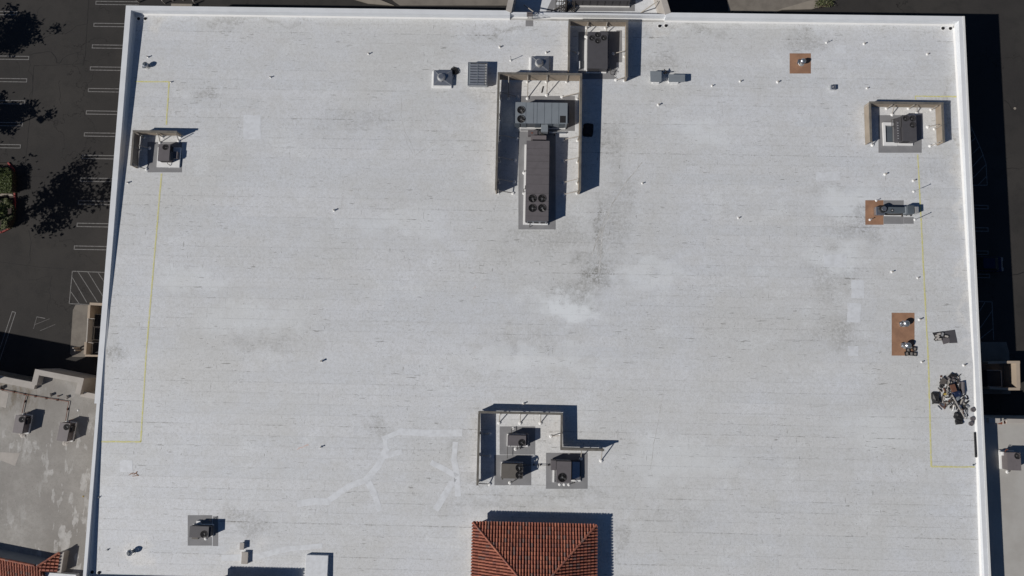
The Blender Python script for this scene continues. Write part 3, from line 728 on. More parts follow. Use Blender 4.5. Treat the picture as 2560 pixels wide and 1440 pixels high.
def unit_px(label, x0, y0, x1, y1, h, fanpx, **kw):
    h_ = h
    for _ in range(2):
        a = PR(x0, y0, h_); b = PR(x1, y1, h_)
        cx, cy = (a.x + b.x) / 2, (a.y + b.y) / 2
    z = zdeck(cy); a = P(x0, y0, z + h); b = P(x1, y1, z + h); cx, cy = (a.x + b.x) / 2, (a.y + b.y) / 2
    loc = Vector((cx, cy, z)); fans = [(*lpx(fx, fy, loc, h), r / 22.7) for fx, fy, r in fanpx]
    return rtu(label, loc, b.x - a.x, a.y - b.y, h, fans, **kw)
def pipe_run(t, pts, r=.03, flash=True, mat='darksteel'):
    m = MB(); m.path([Vector(p) for p in pts], r); part('gas_pipe', m, MT[mat], t, local=True)
    if flash: m = MB(); flash_cone(m, pts[-1][0], pts[-1][1], .24, .14); part('pipe_flashing', m, MT['white'], t, local=True, smooth=False)
def sidebox(name, mat, x0, y0, z0, x1, y1, z1):
    def f(t): m = MB(); m.box(x0, y0, z0, x1, y1, z1); bevel(part(name, m, MT[mat], t, local=True), .015)
    return f
def wedge(t, x0, x1, y, z0, z1, out, mat, name='hood', axis='x', sgn=1):
    m = MB()
    if axis == 'y': vs = [(x0, y, z0), (x1, y, z0), (x0, y, z1), (x1, y, z1), (x0, y + out*sgn, z0 + .05), (x1, y + out*sgn, z0 + .05), (x0, y + out*sgn, z0 + .12), (x1, y + out*sgn, z0 + .12)]
    else: vs = [(y, x0, z0), (y, x1, z0), (y, x0, z1), (y, x1, z1), (y + out*sgn, x0, z0 + .05), (y + out*sgn, x1, z0 + .05), (y + out*sgn, x0, z0 + .12), (y + out*sgn, x1, z0 + .12)]
    m.add(vs, [(0,1,5,4),(4,5,7,6),(2,3,7,6),(0,4,6,2),(1,5,7,3),(0,1,3,2)]); part(name, m, MT[mat], t, local=True)

def ex(t):
    sidebox('economiser_box', 'rtu', .58, -.55, .15, 1.35, .25, .62)(t); sidebox('duct', 'galv', -.98, -.85, .05, -.55, -.08, .40)(t)
    sidebox('duct_collar', 'white', -.98, .02, .02, -.62, .35, .30)(t); wedge(t, -.8, .2, .56, .5, .95, .35, 'rtu_dark', sgn=1)
    pipe_run(t, [(.2, -.9, .5), (.2, -1.15, .5), (.42, -1.25, .3), (.2, -1.35, .1)])
unit_px('small one-fan unit inside the L-shaped screen by the west parapet', 396.9, 360, 422.4, 402, 1.08, [(413.3, 368.2, 6.6)], mat='rtu', curb_out=(.55, .8, .5, -.1), extras=ex)
def ex(t):
    sidebox('duct', 'white', -1.42, -2.0, -.05, -1.14, 1.7, .30)(t); sidebox('low_section', 'rtu_dark', 1.1, -.8, .2, 1.24, 1.6, 1.1)(t)
    pipe_run(t, [(.9, -1.9, .9), (1.5, -2.0, .9), (1.6, -2.5, .4), (2.2, -2.5, .1)]); pipe_run(t, [(1.0, -1.9, .5), (1.9, -2.2, .5), (2.5, -2.1, .1)], .025, False)
    sidebox('disconnect_box', 'white', -2.15, -1.9, .05, -1.95, -1.0, .5)(t)
unit_px('dark unit with four fans in a diamond inside the topmost screen', 1470.3, 79.3, 1518.8, 171.3, 1.22, [(1479.9, 95, 6.6), (1494.3, 87, 6.6), (1509.4, 94.7, 6.6), (1494.3, 102.2, 6.6)], mat='rtu_dark', curb_out=(.10, .0, .1, .0), extras=ex)
def ex(t):
    for x in (-2.7, -1.95, -.4, 1.0, 2.3): sidebox('side_door', 'rtu_blue_dark', x - .3, -1.24, .35, x + .3, -1.195, 1.7)(t)
    sidebox('end_box', 'rtu', 2.86, -1.0, .4, 3.12, 1.0, 1.5)(t)
    m = MB()
    for k in range(5): m.box(2.15 + k*.12, -1.05, 1.80, 2.19 + k*.12, -.35, 1.825)
    part('relief_louvre', m, MT['grille'], t, local=True)
    m = MB(); m.box(2.1, -1.1, 1.801, 2.75, -.3, 1.815); part('relief_opening', m, MT['coil'], t, local=True)
unit_px('wide blue-grey unit with two fans at the head of the largest screen', 1288.7, 255.3, 1418.3, 309.6, 1.8, [(1303, 274.8, 9.5), (1303, 297.3, 9.5)], mat='rtu_blue', seams=(.205, .353, .42, .56, .70, .835), curb=.3, curb_out=(-.5, -.1, .06, .0), extras=ex, blades=6)
def ex(t):
    m = MB(); m.box(-1.1, -4.62, .3, 1.1, -4.45, 1.55); part('coil_end', m, MT['galv'], t, local=True)
    for k in range(3): sidebox('end_vent', 'grille', -1.0 + k*.72, -4.66, .7, -.5 + k*.72, -4.62, 1.35)(t)
    pipe_run(t, [(-1.15, 1.4, .8), (-1.45, 1.4, .8), (-1.5, 1.3, .1)]); pipe_run(t, [(-1.15, -.7, .9), (-1.5, -.8, .9), (-1.5, -1.1, .1)]); pipe_run(t, [(-.8, -4.65, .4), (-.75, -4.95, .35), (-.75, -5.0, .1)])
    sidebox('disconnect_box', 'grille', -1.36, -.75, .5, -1.16, -.4, 1.0)(t)
unit_px('long narrow dark unit with four fans at its south end inside the large screen', 1316.6, 351.3, 1370.8, 552.5, 1.7, [(1331.4, 496.1, 9.6), (1355.2, 496.1, 9.6), (1331.4, 520, 9.6), (1355.2, 520, 9.6)], mat='rtu', vseams=(.06, .14, .24, .34, .455, .57, .655, .74, .82, .9), curb=.3, curb_out=(.22, .02, .16, .0), extras=ex, blades=4)
def ex(t):
    sidebox('wing_section', 'rtu_dark', -1.25, -1.45, .2, -.87, .9, .95)(t)
    wedge(t, .1, 1.3, -.87, .45, 1.1, .45, 'grille', sgn=-1)
    for k in range(7): m = MB(); m.box(-1.27, -1.2 + k*.3, .96, -1.12, -1.12 + k*.3, .98); part('door_latch', m, MT['hub'], t, local=True)
    pipe_run(t, [(-1.3, .4, .4), (-1.6, .4, .4), (-1.6, 1.2, .4), (-1.3, 1.25, .5)], .025, False)
    m = MB(); m.box(-2.2, -1.35, .02, -1.35, .55, .07); part('curb_opening', m, MT['rtu_blue_dark'], t, local=True)
    m = MB(); m.box(-2.45, -1.75, -.1, -2.2, .95, .25); m.box(-2.2, -1.75, -.1, -.9, -1.37, .25); m.box(-2.2, .60, -.1, -1.3, .95, .25); part('open_curb', m, MT['white'], t, local=True)
unit_px('three-fan dark unit inside the north-east screen', 2255, 287.5, 2292.5, 353, 1.15, [(2264.6, 296.2, 6.8), (2281, 296.2, 6.8), (2281.7, 312.4, 6.8)], mat='rtu_dark', curb_out=(.1, .1, .2, .0), extras=ex)
def ex(t):
    pipe_run(t, [(.1, -.6, .4), (.1, -1.0, .4), (-.1, -1.05, .1)]); sidebox('east_section', 'rtu_dark', 1.0, -.5, .2, 1.2, .62, 1.1)(t)
    pipe_run(t, [(-.6, .6, .5), (-.6, 1.15, .5), (-.4, 1.2, .1)]); m = MB(); m.path([Vector((-.98, -.55, .5)), Vector((-.98, -2.0, .45))], .025); part('conduit', m, MT['darksteel'], t, local=True)
    sidebox('disconnect_box', 'grille', .35, -1.0, .1, .5, -.75, .35)(t)
unit_px('upper taupe unit of the pair inside the southern screen, one fan', 1268.9, 1088.4, 1314.6, 1115.5, 1.32, [(1304, 1106.6, 7.6)], mat='rtu', curb_out=(.08, .25, .2, .05), extras=ex)
def ex(t):
    pipe_run(t, [(.5, -.9, .4), (.1, -1.3, .3), (-.2, -1.45, .1)]); sidebox('corner_foot', 'rtu_olive', -1.1, -1.0, .2, -.95, -.86, .9)(t)
    m = MB(); m.path([Vector((1.1, .5, .25)), Vector((2.9, .55, .2)), Vector((4.6, .55, .2))], .03); part('conduit', m, MT['darksteel'], t, local=True)
    for x in (2.3, 3.0, 3.9): sidebox('pipe_support', 'grille', x, .45, -.02, x + .12, .65, .16)(t)
unit_px('lower unit of the pair, olive grey with two fans, inside the southern screen', 1253.2, 1159.6, 1306.8, 1197, 1.38, [(1298.2, 1169.4, 8.6), (1298.2, 1187.6, 8.6)], mat='rtu_olive', curb_out=(.05, .0, .0, .05), extras=ex)
def ex(t):
    sidebox('west_section', 'rtu', -1.38, .15, .2, -.82, 1.18, 1.15)(t)
    m = MB(); m.box(.85, -.95, -.05, 1.9, 1.1, .38); part('duct_curb', m, MT['rtu_dark'], t, local=True)
    m = MB(); m.box(.98, -.82, .381, 1.78, .97, .40); part('duct_opening', m, MT['galv'], t, local=True)
    m = MB(); m.box(-1.15, -1.3, -.1, -.95, .1, .16); m.box(.85, -1.16, -.1, 1.9, -.98, .16); part('outer_curb', m, MT['white'], t, local=True)
    m = MB()
    for x in (-.35, .15, .65): flash_cone(m, x, -1.55, .2, .1)
    part('pipe_flashing', m, MT['white'], t, local=True)
    pipe_run(t, [(.7, -1.1, .5), (1.3, -1.25, .4), (.65, -1.5, .1)], .025, False)
unit_px('taupe unit with one large fan, south-east of the pair in the southern screen', 1391.6, 1153.4, 1427.6, 1207.3, 1.30, [(1405.6, 1193.8, 10)], mat='rtu', curb_out=(.0, .0, .0, .0), extras=ex, blades=3)
def ex(t):
    sidebox('side_housing', 'rtu_olive', -.85, -.82, .3, -.15, -.6, .9)(t); sidebox('east_section', 'rtu_dark', 1.0, -.5, .2, 1.2, .5, .9)(t)
    sidebox('duct_collar', 'white', -.75, .6, -.05, -.3, .95, .25)(t); pipe_run(t, [(.5, -.6, .4), (.5, -.85, .3), (.3, -.95, .1)]); pipe_run(t, [(.6, .9, .2), (.9, 1.2, .5), (1.0, .9, .3)], .025, False)
unit_px('lone dark unit with one fan on a grey patch near the south-west corner', 474.5, 1315.3, 520.5, 1344.6, 1.08, [(509.4, 1335.6, 7.8)], mat='rtu_dark', curb_out=(.05, .1, .1, .02), extras=ex)

# ---------------- equipment screens
def screen(label, caps, h, ref_y, raise_, feet, posts, thick=.23):
    """caps: centre line of the cap in pixels; feet: (wall px, foot px)"""
    zt = PR(*ref_y).z + h
    q = [P(*p, zt) for p in caps]; base = q[0].copy(); base.z = zdeck(base.y)
    t = thing('equipment_screen', label, 'screen wall', base)
    for k, (a, b) in enumerate(zip(q[:-1], q[1:])):
        horiz = abs(a.x - b.x) > abs(a.y - b.y); zb = min(zdeck(a.y), zdeck(b.y)) + raise_; hw = thick / 2
        m = MB(); c = MB()
        n0 = k > 0; n1 = k < len(q) - 2
        if horiz:
            yy = (a.y + b.y) / 2; s = 1 if b.x > a.x else -1; x0 = a.x - s*hw; x1 = b.x + s*hw
            m.box(min(x0, x1) + .04, yy - hw + .05, zb, max(x0, x1) - .04, yy + hw - .05, zt - .08); c.box(min(x0, x1), yy - hw, zt - .08, max(x0, x1), yy + hw, zt)
        else:
            xx = (a.x + b.x) / 2; s = 1 if b.y > a.y else -1; y0 = a.y + (s*hw*1.0 if n0 else -s*hw*.2); y1 = b.y - (s*hw*1.0 if n1 else -s*hw*.2)
            m.box(xx - hw + .05, min(y0, y1), zb, xx + hw - .05, max(y0, y1), zt - .085); c.box(xx - hw, min(y0, y1), zt - .08, xx + hw, max(y0, y1), zt - .002)
        part('screen_panel', m, MT['screen'], t); part('cap', c, MT['screen_cap'], t)
        # steel posts on the inner side
    for p in posts:
        g = P(*p, zt); zg = zdeck(g.y)
        m = MB(); m.box(g.x - .045, g.y - .045, zg - .02, g.x + .045, g.y + .045, zt - .1); part('post', m, MT['steel'], t)
        m = MB(); m.cyl(g.x, g.y, zg - .03, zg + .13, .20, .10, 12); part('post_flashing', m, MT['white'], t)
    for wl, ft in feet:
        a = P(*wl, zt - .35 * h * .6); f = PR(*ft); up = h * .62
        m = MB(); m.tube(f + Vector((0, 0, .02)), a, .05, 8); part('brace', m, MT['steel'], t)
        m = MB(); m.cyl(f.x, f.y, f.z - .03, f.z + .16, .24, .10, 14); part('brace_flashing', m, MT['white'], t)
    return t
screen('L-shaped beige screen wall standing close to the west parapet', [(327.5, 413), (334, 328.5), (440, 328.5)], 1.33, (400, 400), .14,
       [((396, 337), (400.5, 357)), ((442, 338), (447.4, 353)), ((347, 363), (374, 371)), ((332, 413), (366.7, 423))], [(334, 366), (331, 409), (391, 333), (437, 333), (344, 335)])
screen('topmost U-shaped beige screen wall, reaching the north parapet', [(1421.5, 174), (1424, 50.5), (1568.5, 51.5), (1567, 192)], 1.5, (1500, 60), .22,
       [((1469, 59), (1464.5, 92)), ((1517, 59), (1516, 84)), ((1562.6, 127), (1533, 134)), ((1561, 193), (1540, 200)), ((1423, 125), (1443.7, 133))], [(1424, 125), (1566, 128), (1565, 190), (1470, 55), (1518, 55)])
screen('largest U-shaped beige screen wall, around the two long units', [(1240, 475), (1246.5, 183), (1452.8, 185), (1450, 476)], 1.8, (1340, 475), .27,
       [((1320, 190), (1318.8, 246.5)), ((1368.6, 190), (1367, 238.5)), ((1447, 232), (1405, 242.5)), ((1447.5, 340), (1407.8, 349.5)), ((1446, 394), (1409, 402)), ((1446, 447), (1409, 456)), ((1445, 478), (1409, 486)),
        ((1250, 230), (1293, 242)), ((1249, 337), (1293, 346)), ((1248, 392), (1287, 401)), ((1246, 447), (1285.5, 455)), ((1245, 476), (1282.5, 483)), ((1272, 190), (1271, 247))],
       [(1250, 232), (1249, 284), (1248, 338), (1247, 393), (1245.5, 447), (1245, 473), (1319.5, 187), (1368, 187), (1448, 232), (1447.5, 338), (1447, 394), (1446.5, 448), (1446, 474), (1420, 187)])
screen('U-shaped beige screen wall in the north-east, beside the east parapet', [(2177, 353), (2176, 256.5), (2356.5, 257.5), (2359.5, 355)], 1.30, (2265, 320), .12,
       [((2235.6, 264), (2230, 287)), ((2293, 264), (2292, 283)), ((2346, 312), (2319, 317.5)), ((2347, 357), (2325, 365)), ((2180, 352), (2181, 363))], [(2179, 270), (2180, 312), (2180, 350), (2232, 261), (2288, 261), (2345, 264), (2353, 313), (2354, 352)])
screen('stepped screen wall of four runs in the south, around three units', [(1193, 1213), (1198.3, 1031.5), (1404.3, 1034), (1403.5, 1122.5), (1508, 1125.5)], 1.38, (1300, 1060), .28,
       [((1250, 1036), (1248, 1057)), ((1301, 1036), (1300.6, 1058)), ((1352, 1036), (1351, 1058)), ((1401, 1089), (1377.5, 1090.6)), ((1202, 1084), (1224, 1085)), ((1200, 1139), (1224, 1140)), ((1198, 1209), (1224, 1210)), ((1454, 1128), (1452, 1147)), ((1505, 1128), (1503, 1152))],
       [(1200, 1085), (1197, 1140), (1195, 1208), (1250, 1036), (1301, 1036), (1352, 1037), (1403, 1089), (1454, 1125), (1504, 1125)])

m = MB(); a = P(2176.4, 256, PR(2265, 320).z + 1.3); sc_ = [o for o in bpy.data.objects if o.name.startswith('equipment_screen')][3]
m.box(a.x - .10, P(2176.8, 353, a.z).y + .05, a.z - 1.22, a.x - .075, a.y - .05, a.z - .09); part('outer_cladding', m, MT['nbcap'], sc_)

# connecting duct between the two big units
t = thing('duct_box', 'grey sheet-metal connection between the wide unit and the long unit', 'duct', PR(1345, 335))
def pxbox(mb, x0, y0, x1, y1, z0, z1):
    a = PR(x0, y0, z1); b = PR(x1, y1, z1); zg = PR((x0+x1)/2, y1).z; mb.box(a.x, b.y, zg + z0, b.x, a.y, zg + z1)
for nm, mt_, r, z0, z1 in (('duct', 'rtu_mauve', (1327, 338, 1366, 350), 0, 1.25), ('control_box', 'rtu', (1320, 325, 1344, 337), 0, .9), ('junction_box', 'rtu_blue', (1353, 311, 1370, 329), .2, 1.35), ('duct', 'rtu_dark', (1345, 328, 1352, 338), 0, .8), ('pipe_cover', 'galv', (1372, 329, 1415, 333), 0, .25)):
    m = MB(); pxbox(m, *r, z0, z1); bevel(part(nm, m, MT[mt_], t), .02)
m = MB()
for x in (1328.5, 1331): p = PR(x, 332.5, .9); m.cyl(p.x, p.y, p.z, p.z + .04, .06)
part('indicator_cap', m, MT['rust'], t)
m = MB(); m.path([PR(1350, 330, .9), PR(1356, 337, .9), PR(1362, 339, 1.2)], .05); m.path([PR(1385, 340, .1), PR(1389, 333, .3)], .05); part('cable', m, MT['darksteel'], t)

# ---------------- exhaust fans, hoods, boxes
def exhaust(label, x0, y0, x1, y1, hc, dx, dy, r):
    a = PR(x0, y0, hc); b = PR(x1, y1, hc); c = Vector(((a.x+b.x)/2, (a.y+b.y)/2, 0)); c.z = zdeck(c.y)
    t = thing('exhaust_fan', label, 'roof fan', c); w_, d_ = (b.x-a.x)/2, (a.y-b.y)/2
    m = MB(); m.box(-w_-.22, -d_-.22, -.05, w_+.0, d_+.0, hc*.5); bevel(part('curb', m, MT['white'], t, local=True), .05)
    e = P(dx, dy, c.z + hc + .3); ex_, ey_ = e.x - c.x, e.y - c.y
    m = MB(); n = 20; sq = [(-w_, -d_), (w_, -d_), (w_, d_), (-w_, d_)]
    vs = [(x, y, hc) for x, y in sq] + [(x, y, hc - .12) for x, y in sq] + [(ex_ + s[0]*r*.8, ey_ + s[1]*r*.8, hc + .10) for s in ((-1,-1),(1,-1),(1,1),(-1,1))]
    m.add(vs, [(0,1,9,8),(1,2,10,9),(2,3,11,10),(3,0,8,11),(8,9,10,11),(4,5,1,0),(5,6,2,1),(6,7,3,2),(7,4,0,3),(4,7,6,5)]); part('base_plate', m, MT['galv'], t, local=True)
    for s in ((-1,-1),(1,-1),(1,1),(-1,1)): m = MB(); m.tube((s[0]*w_*.97, s[1]*d_*.97, hc + .01), (ex_ + s[0]*r*.7, ey_ + s[1]*r*.7, hc + .13), .02); part('ridge_rib', m, MT['galv_light'], t, local=True)
    m = MB(); m.cyl(ex_, ey_, hc + .05, hc + .22, r*1.12, r*1.12, 24); m.cyl(ex_, ey_, hc + .22, hc + .34, r*1.12, r*.9, 24); part('fan_housing', m, MT['galv_light'], t, local=True, smooth=False)
    m = MB(); m.cyl(ex_, ey_, hc + .34, hc + .46, r*.84, r*.70, 24); part('fan_cap', m, MT['galv'], t, local=True)
    m = MB(); m.box(ex_ - .04, ey_ - r*1.35, hc + .1, ex_ + .04, ey_ - r*1.1, hc + .16); part('latch', m, MT['hub'], t, local=True)
    return t
exhaust('square-based roof fan beside the tangle of black cable', 1085, 175.5, 1129, 213.5, .42, 1103, 192, .42)
exhaust('square-based roof fan tucked behind the north wall of the largest screen', 1328.5, 140.5, 1372, 178, .42, 1348, 156, .43)
# louvred intake hood
a = PR(1170.5, 155.5, .85); b = PR(1218, 213.5, .85); c = Vector(((a.x+b.x)/2, (a.y+b.y)/2, 0)); c.z = zdeck(c.y); w_, d_ = (b.x-a.x)/2, (a.y-b.y)/2
t = thing('intake_hood', 'slatted metal intake hood west of the largest screen', 'roof vent', c)
m = MB(); m.box(-w_+.1, -d_+.1, -.05, w_-.1, d_-.1, .55); part('curb', m, MT['galv'], t, local=True)
m = MB(); m.box(-w_, -d_, .5, w_, -d_+.07, .85); m.box(-w_, d_-.07, .5, w_, d_, .85); m.box(-w_, -d_+.07, .5, -w_+.07, d_-.07, .85); m.box(w_-.07, -d_+.07, .5, w_, d_-.07, .85); part('frame', m, MT['galv'], t, local=True)
m = MB(); m.box(-w_+.07, -d_+.07, .55, w_-.07, d_-.07, .60); part('hood_tray', m, MT['rtu_blue_dark'], t, local=True)
for k in range(8):
    y0 = -d_ + .10 + k * (2*d_ - .2) / 8; st = (2*d_ - .2) / 8
    m = MB(); m.add([(-w_+.28, y0, .80), (w_-.36, y0, .80), (w_-.36, y0+st*.55, .87), (-w_+.28, y0+st*.55, .87), (w_-.36, y0+st*.95, .78), (-w_+.28, y0+st*.95, .78)], [(0,1,2,3),(3,2,4,5),(0,3,5),(1,4,2),(0,5,4,1)])
    part('slat', m, MT['galv'], t, local=True)
    m = MB(); m.add([(w_-.30, y0, .80), (w_-.08, y0+.05, .80), (w_-.12, y0+st*.8, .87), (w_-.30, y0+st*.6, .85)], [(0,1,2,3)]); part('edge_tab', m, MT['galv_light'], t, local=True)
m = MB(); m.box(-w_+.07, -d_+.07, .80, -w_+.28, d_-.07, .83); m.box(w_-.36, -d_+.07, .80, w_-.32, d_-.07, .86); m.box(-.05, -d_+.1, .875, .02, d_-.1, .885); part('rail', m, MT['rtu_blue'], t, local=True)
# goose-neck boxes
def goose(label, x0, y0, x1, y1, h, neck):
    a = PR(x0, y0, h); b = PR(x1, y1, h); c = Vector(((a.x+b.x)/2, (a.y+b.y)/2, 0)); c.z = zdeck(c.y); w_, d_ = (b.x-a.x)/2, (a.y-b.y)/2
    t = thing('vent_hood', label, 'roof vent', c)
    m = MB(); n0, n1 = neck; m.box(n0*w_, -d_*.8 - .1, -.05, n1*w_, d_*.5, h*.5); bevel(part('neck', m, MT['white'], t, local=True), .03)
    m = MB(); m.box(n0*w_ + .05, -d_*.8 - .05, h*.5 - .02, n1*w_ - .05, d_*.4, h*.62); part('throat', m, MT['galv'], t, local=True)
    m = MB(); zt, zl = h, h*.58
    top = [(-w_, -d_, zt), (w_, -d_, zt), (w_, d_, zt), (-w_, d_, zt)]; low = [(-w_*.85, -d_*.95, zl), (w_*.85, -d_*.95, zl), (w_*.95, d_, zl), (-w_*.95, d_, zl)]
    m.add(top + low, [(0,1,2,3),(7,6,5,4),(4,5,1,0),(5,6,2,1),(6,7,3,2),(7,4,0,3)]); bevel(part('hood', m, MT['rtu_blue'], t, local=True), .02)
    m = MB(); m.box(-w_*.97, -.02, zt + .001, w_*.97, .02, zt + .015); part('standing_seam', m, MT['rtu_blue'], t, local=True)
    return t
goose('squarish grey vent hood, west one of the touching pair', 1625.7, 177.5, 1654.2, 203, .85, (-.5, .75))
goose('longer grey vent hood, east one of the touching pair', 1671, 185.5, 1713, 203.5, .72, (-.9, .3))
m = MB(); q = PR(1660, 183, .2)
for k in range(7): a = q + Vector((random.uniform(-.35, .35), random.uniform(-.25, .2), random.uniform(0, .35))); m.tube(a, q + Vector((random.uniform(-.3, .6), random.uniform(-.2, .35), random.uniform(0, .4))), random.uniform(.03, .07))
single('valve_cluster', m, MT['black'], 'small dark cluster of pipes and valves between the pair of grey vent hoods', 'pipe valve', PR(1660, 185))

# kitchen exhaust line on the tan and grey patch
t = thing('kitchen_exhaust', 'long slate exhaust unit lying half on a tan patch near the east side', 'roof exhaust', PR(2245, 528))
for nm, mt_, r, z0, z1 in (('fan_box', 'galv', (2189.5, 517, 2213, 537.5), .1, .60), ('long_body', 'rtu_blue_dark', (2213, 517, 2263, 531.8), .15, .78), ('collar', 'rtu_blue', (2263.2, 516, 2268, 533.5), .1, .86), ('intake_box', 'rtu_blue_dark', (2268.2, 513.2, 2286.5, 534.3), .1, .95), ('intake_hood', 'galv_light', (2286.8, 516.4, 2297.5, 533), .3, .85), ('curb', 'white', (2211, 536, 2262, 540.5), -.05, .10)):
    m = MB(); pxbox(m, *r, z0, z1); bevel(part(nm, m, MT[mt_], t), .025)
p = PR(2207.6, 522.6, .7); zg = zdeck(p.y); m = MB(); m.ring(p.x, p.y, zg + .6, zg + .85, .42, .34, 24); part('fan_rim', m, MT['black'], t)
m = MB(); m.cyl(p.x, p.y, zg + .6, zg + 1.0, .30, .26, 20); part('fan_dome', m, MT['galv'], t)
p = PR(2230.5, 526, .8); m = MB(); m.cyl(p.x, p.y, p.z - .02, p.z + .03, .17, .17, 16); part('access_port', m, MT['black'], t); m = MB(); m.cyl(p.x, p.y, p.z + .03, p.z + .08, .08, .07, 12); part('port_knob', m, MT['hub'], t)
m = MB(); m.path([PR(2213, 537, .15), PR(2236, 537.5, .15), PR(2256, 537, .2)], .05); m.path([PR(2255, 534, .3), PR(2255, 541, .1)], .08); m.path([PR(2276, 535, .3), PR(2277, 540, .05)], .07); m.path([PR(2264, 534, .3), PR(2266, 539, .1)], .05); part('gas_pipe', m, MT['darksteel'], t)

# turbine ventilators
def turbine(label, px, py, h=.75, r=.33, tilt=(0, 0), small=False):
    c = PR(px, py); t = thing('turbine_vent', label, 'roof vent', c)
    m = MB(); m.cyl(0, 0, -.03, .05, .42, .34, 20); m.cyl(0, 0, .05, h*.45, .20, .20, 16); part('base_pipe', m, MT['galv_light'], t, local=True)
    m = MB(); n = 18
    for k in range(n):
        a = 2*math.pi*k/n; prof = [(.20, h*.40), (r*.88, h*.50), (r, h*.65), (r*.92, h*.80), (r*.55, h*.94)]
        L = [Vector((rr*math.cos(a), rr*math.sin(a), z)) for rr, z in prof]; Rr = [Vector((rr*.93*math.cos(a + .30), rr*.93*math.sin(a + .30), z)) for rr, z in prof]
        m.add(L + Rr, [(i, i+1, 5+i+1, 5+i) for i in range(4)])
    part('turbine_blades', m, MT['galv'], t, local=True)
    m = MB(); m.cyl(0, 0, h*.92, h, r*.62, r*.45, 18); part('top_cap', m, MT['rtu_blue_dark'], t, local=True)
    m = MB(); m.box(-.5, -.25, .02, -.28, .25, .22); part('side_bracket', m, MT['galv'], t, local=True)
    t.rotation_euler = (tilt[0], tilt[1], random.uniform(-.3, .3)); return t
turbine('turbine vent near the north-west corner of the white roof', 369, 166)
turbine('turbine vent near the south-west corner, north of the pair of drains', 331, 1379, .8)
turbine('turbine vent alone on the square tan patch in the north-east', 2003, 158, .85)
turbine('northern of the two turbine vents on the tall tan patch', 2259, 809.5, .85, .36)
turbine('southern of the two turbine vents on the tall tan patch', 2263, 864, .85, .36)

# two small leaning boxes in the south-west
t = thing('vent_box', 'narrow tilted grey vent cover, upper of the two small boxes near the south edge', 'roof vent', PR(604, 1368))
m = MB(); pxbox(m, 599.5, 1357, 609, 1374.5, .3, .42); part('lid', m, MT['nbcap'], t); m = MB(); pxbox(m, 601, 1359, 608, 1374, -.05, .3); part('body', m, MT['white'], t)
t = thing('vent_box', 'rectangular beige lidded box, lower of the two small boxes near the south edge', 'roof box', PR(612, 1396))
m = MB(); pxbox(m, 604, 1380, 619, 1410.5, .28, .36); bevel(part('lid', m, MT['nbcap'], t), .02); m = MB(); pxbox(m, 605.5, 1382, 618, 1410, -.05, .28); part('body', m, MT['white'], t)
t = thing('pitch_pocket', 'small square dark box vent on a white base west of the north-east screen', 'roof vent', PR(2084, 217))
m = MB(); pxbox(m, 2078, 212, 2090, 224, -.05, .08); part('base', m, MT['white'], t); m = MB(); pxbox(m, 2077.5, 211.5, 2090, 223, .08, .38); bevel(part('cap', m, MT['galv'], t), .03); m = MB(); p = PR(2083, 217, .4); m.cyl(p.x, p.y, p.z - .02, p.z + .05, .06); part('knob', m, MT['hub'], t)

# black mat in the shade, cable tangle, stick
a = PR(1457, 309); b = PR(1483, 342.5); pts = []
for i in range(28):
    u = 2*math.pi*i/28; sx = abs(math.cos(u))**.35*math.copysign(1, math.cos(u)); sy = abs(math.sin(u))**.35*math.copysign(1, math.sin(u))
    pts.append(((a.x+b.x)/2 + sx*(b.x-a.x)/2 + random.uniform(-.03, .03) + .06*sy, (a.y+b.y)/2 + sy*(a.y-b.y)/2 + random.uniform(-.03, .03)))
m = MB(); z = zdeck(a.y); m.prism(pts, z + .012, z + .10); m.prism([(p[0]*.7 + (a.x+b.x)/2*.3, p[1]*.7 + (a.y+b.y)/2*.3) for p in pts], z + .10, z + .19)
single('black_mat', m, MT['black'], 'black rounded bag lying in the shadow east of the largest screen', 'bag', PR(1470, 326))
cv = bpy.data.curves.new('cable_coil', 'CURVE'); cv.dimensions = '3D'; cv.bevel_depth = .022; cv.bevel_resolution = 1
c = PR(1137, 178)
sp = cv.splines.new('NURBS'); pp = []
for i in range(64):
    a = i * 1.93 + .3*math.sin(i); rr = .15 + .55 * abs(math.sin(i * .61)); pp.append((rr*math.cos(a) + .12*math.sin(i*.3), rr*math.sin(a)*1.05, .04 + .16*random.random()))
pp += [(-.1, -.5, .03), (.12, -.75, .03), (.05, -1.0, .03), (-.12, -.95, .03), (-.1, -.7, .03), (.05, -.45, .05), (-.3, -.55, .03), (-.45, -.4, .03)]
pp = [(-.55, .6, .03), (-.2, .75, .03)] + pp
sp.points.add(len(pp) - 1)
for q, p in zip(sp.points, pp): q.co = (*p, 1)
tmp = bpy.data.objects.new('t', cv); C.collection.objects.link(tmp); me = bpy.data.meshes.new_from_object(tmp.evaluated_get(bpy.context.evaluated_depsgraph_get())); bpy.data.objects.remove(tmp); me.materials.clear(); me.materials.append(MT['black'])
o = link('cable_tangle', me, None, loc=c); tag(o, 'loose tangle of black cable beside the square roof fan', 'cable')
m = MB(); m.tube(PR(1354, 232, .03), PR(1358, 216, .03), .07); single('short_pipe', m, MT['darksteel'], 'short dark pipe lying loose inside the north end of the largest screen', 'pipe', PR(1356, 224))
m = MB(); q = [PR(*p, .02) for p in ((322, 1188), (332, 1182), (341, 1185), (343, 1178), (336, 1186), (326, 1184))]; m.path(q, .03); m.path([q[2], q[2] + Vector((.25, -.15, 0)), q[4] + Vector((-.2, -.2, 0))], .035)
single('twig', m, MT['tan'], 'light brown twig lying on the roof near the west parapet', 'twig', PR(335, 1185))

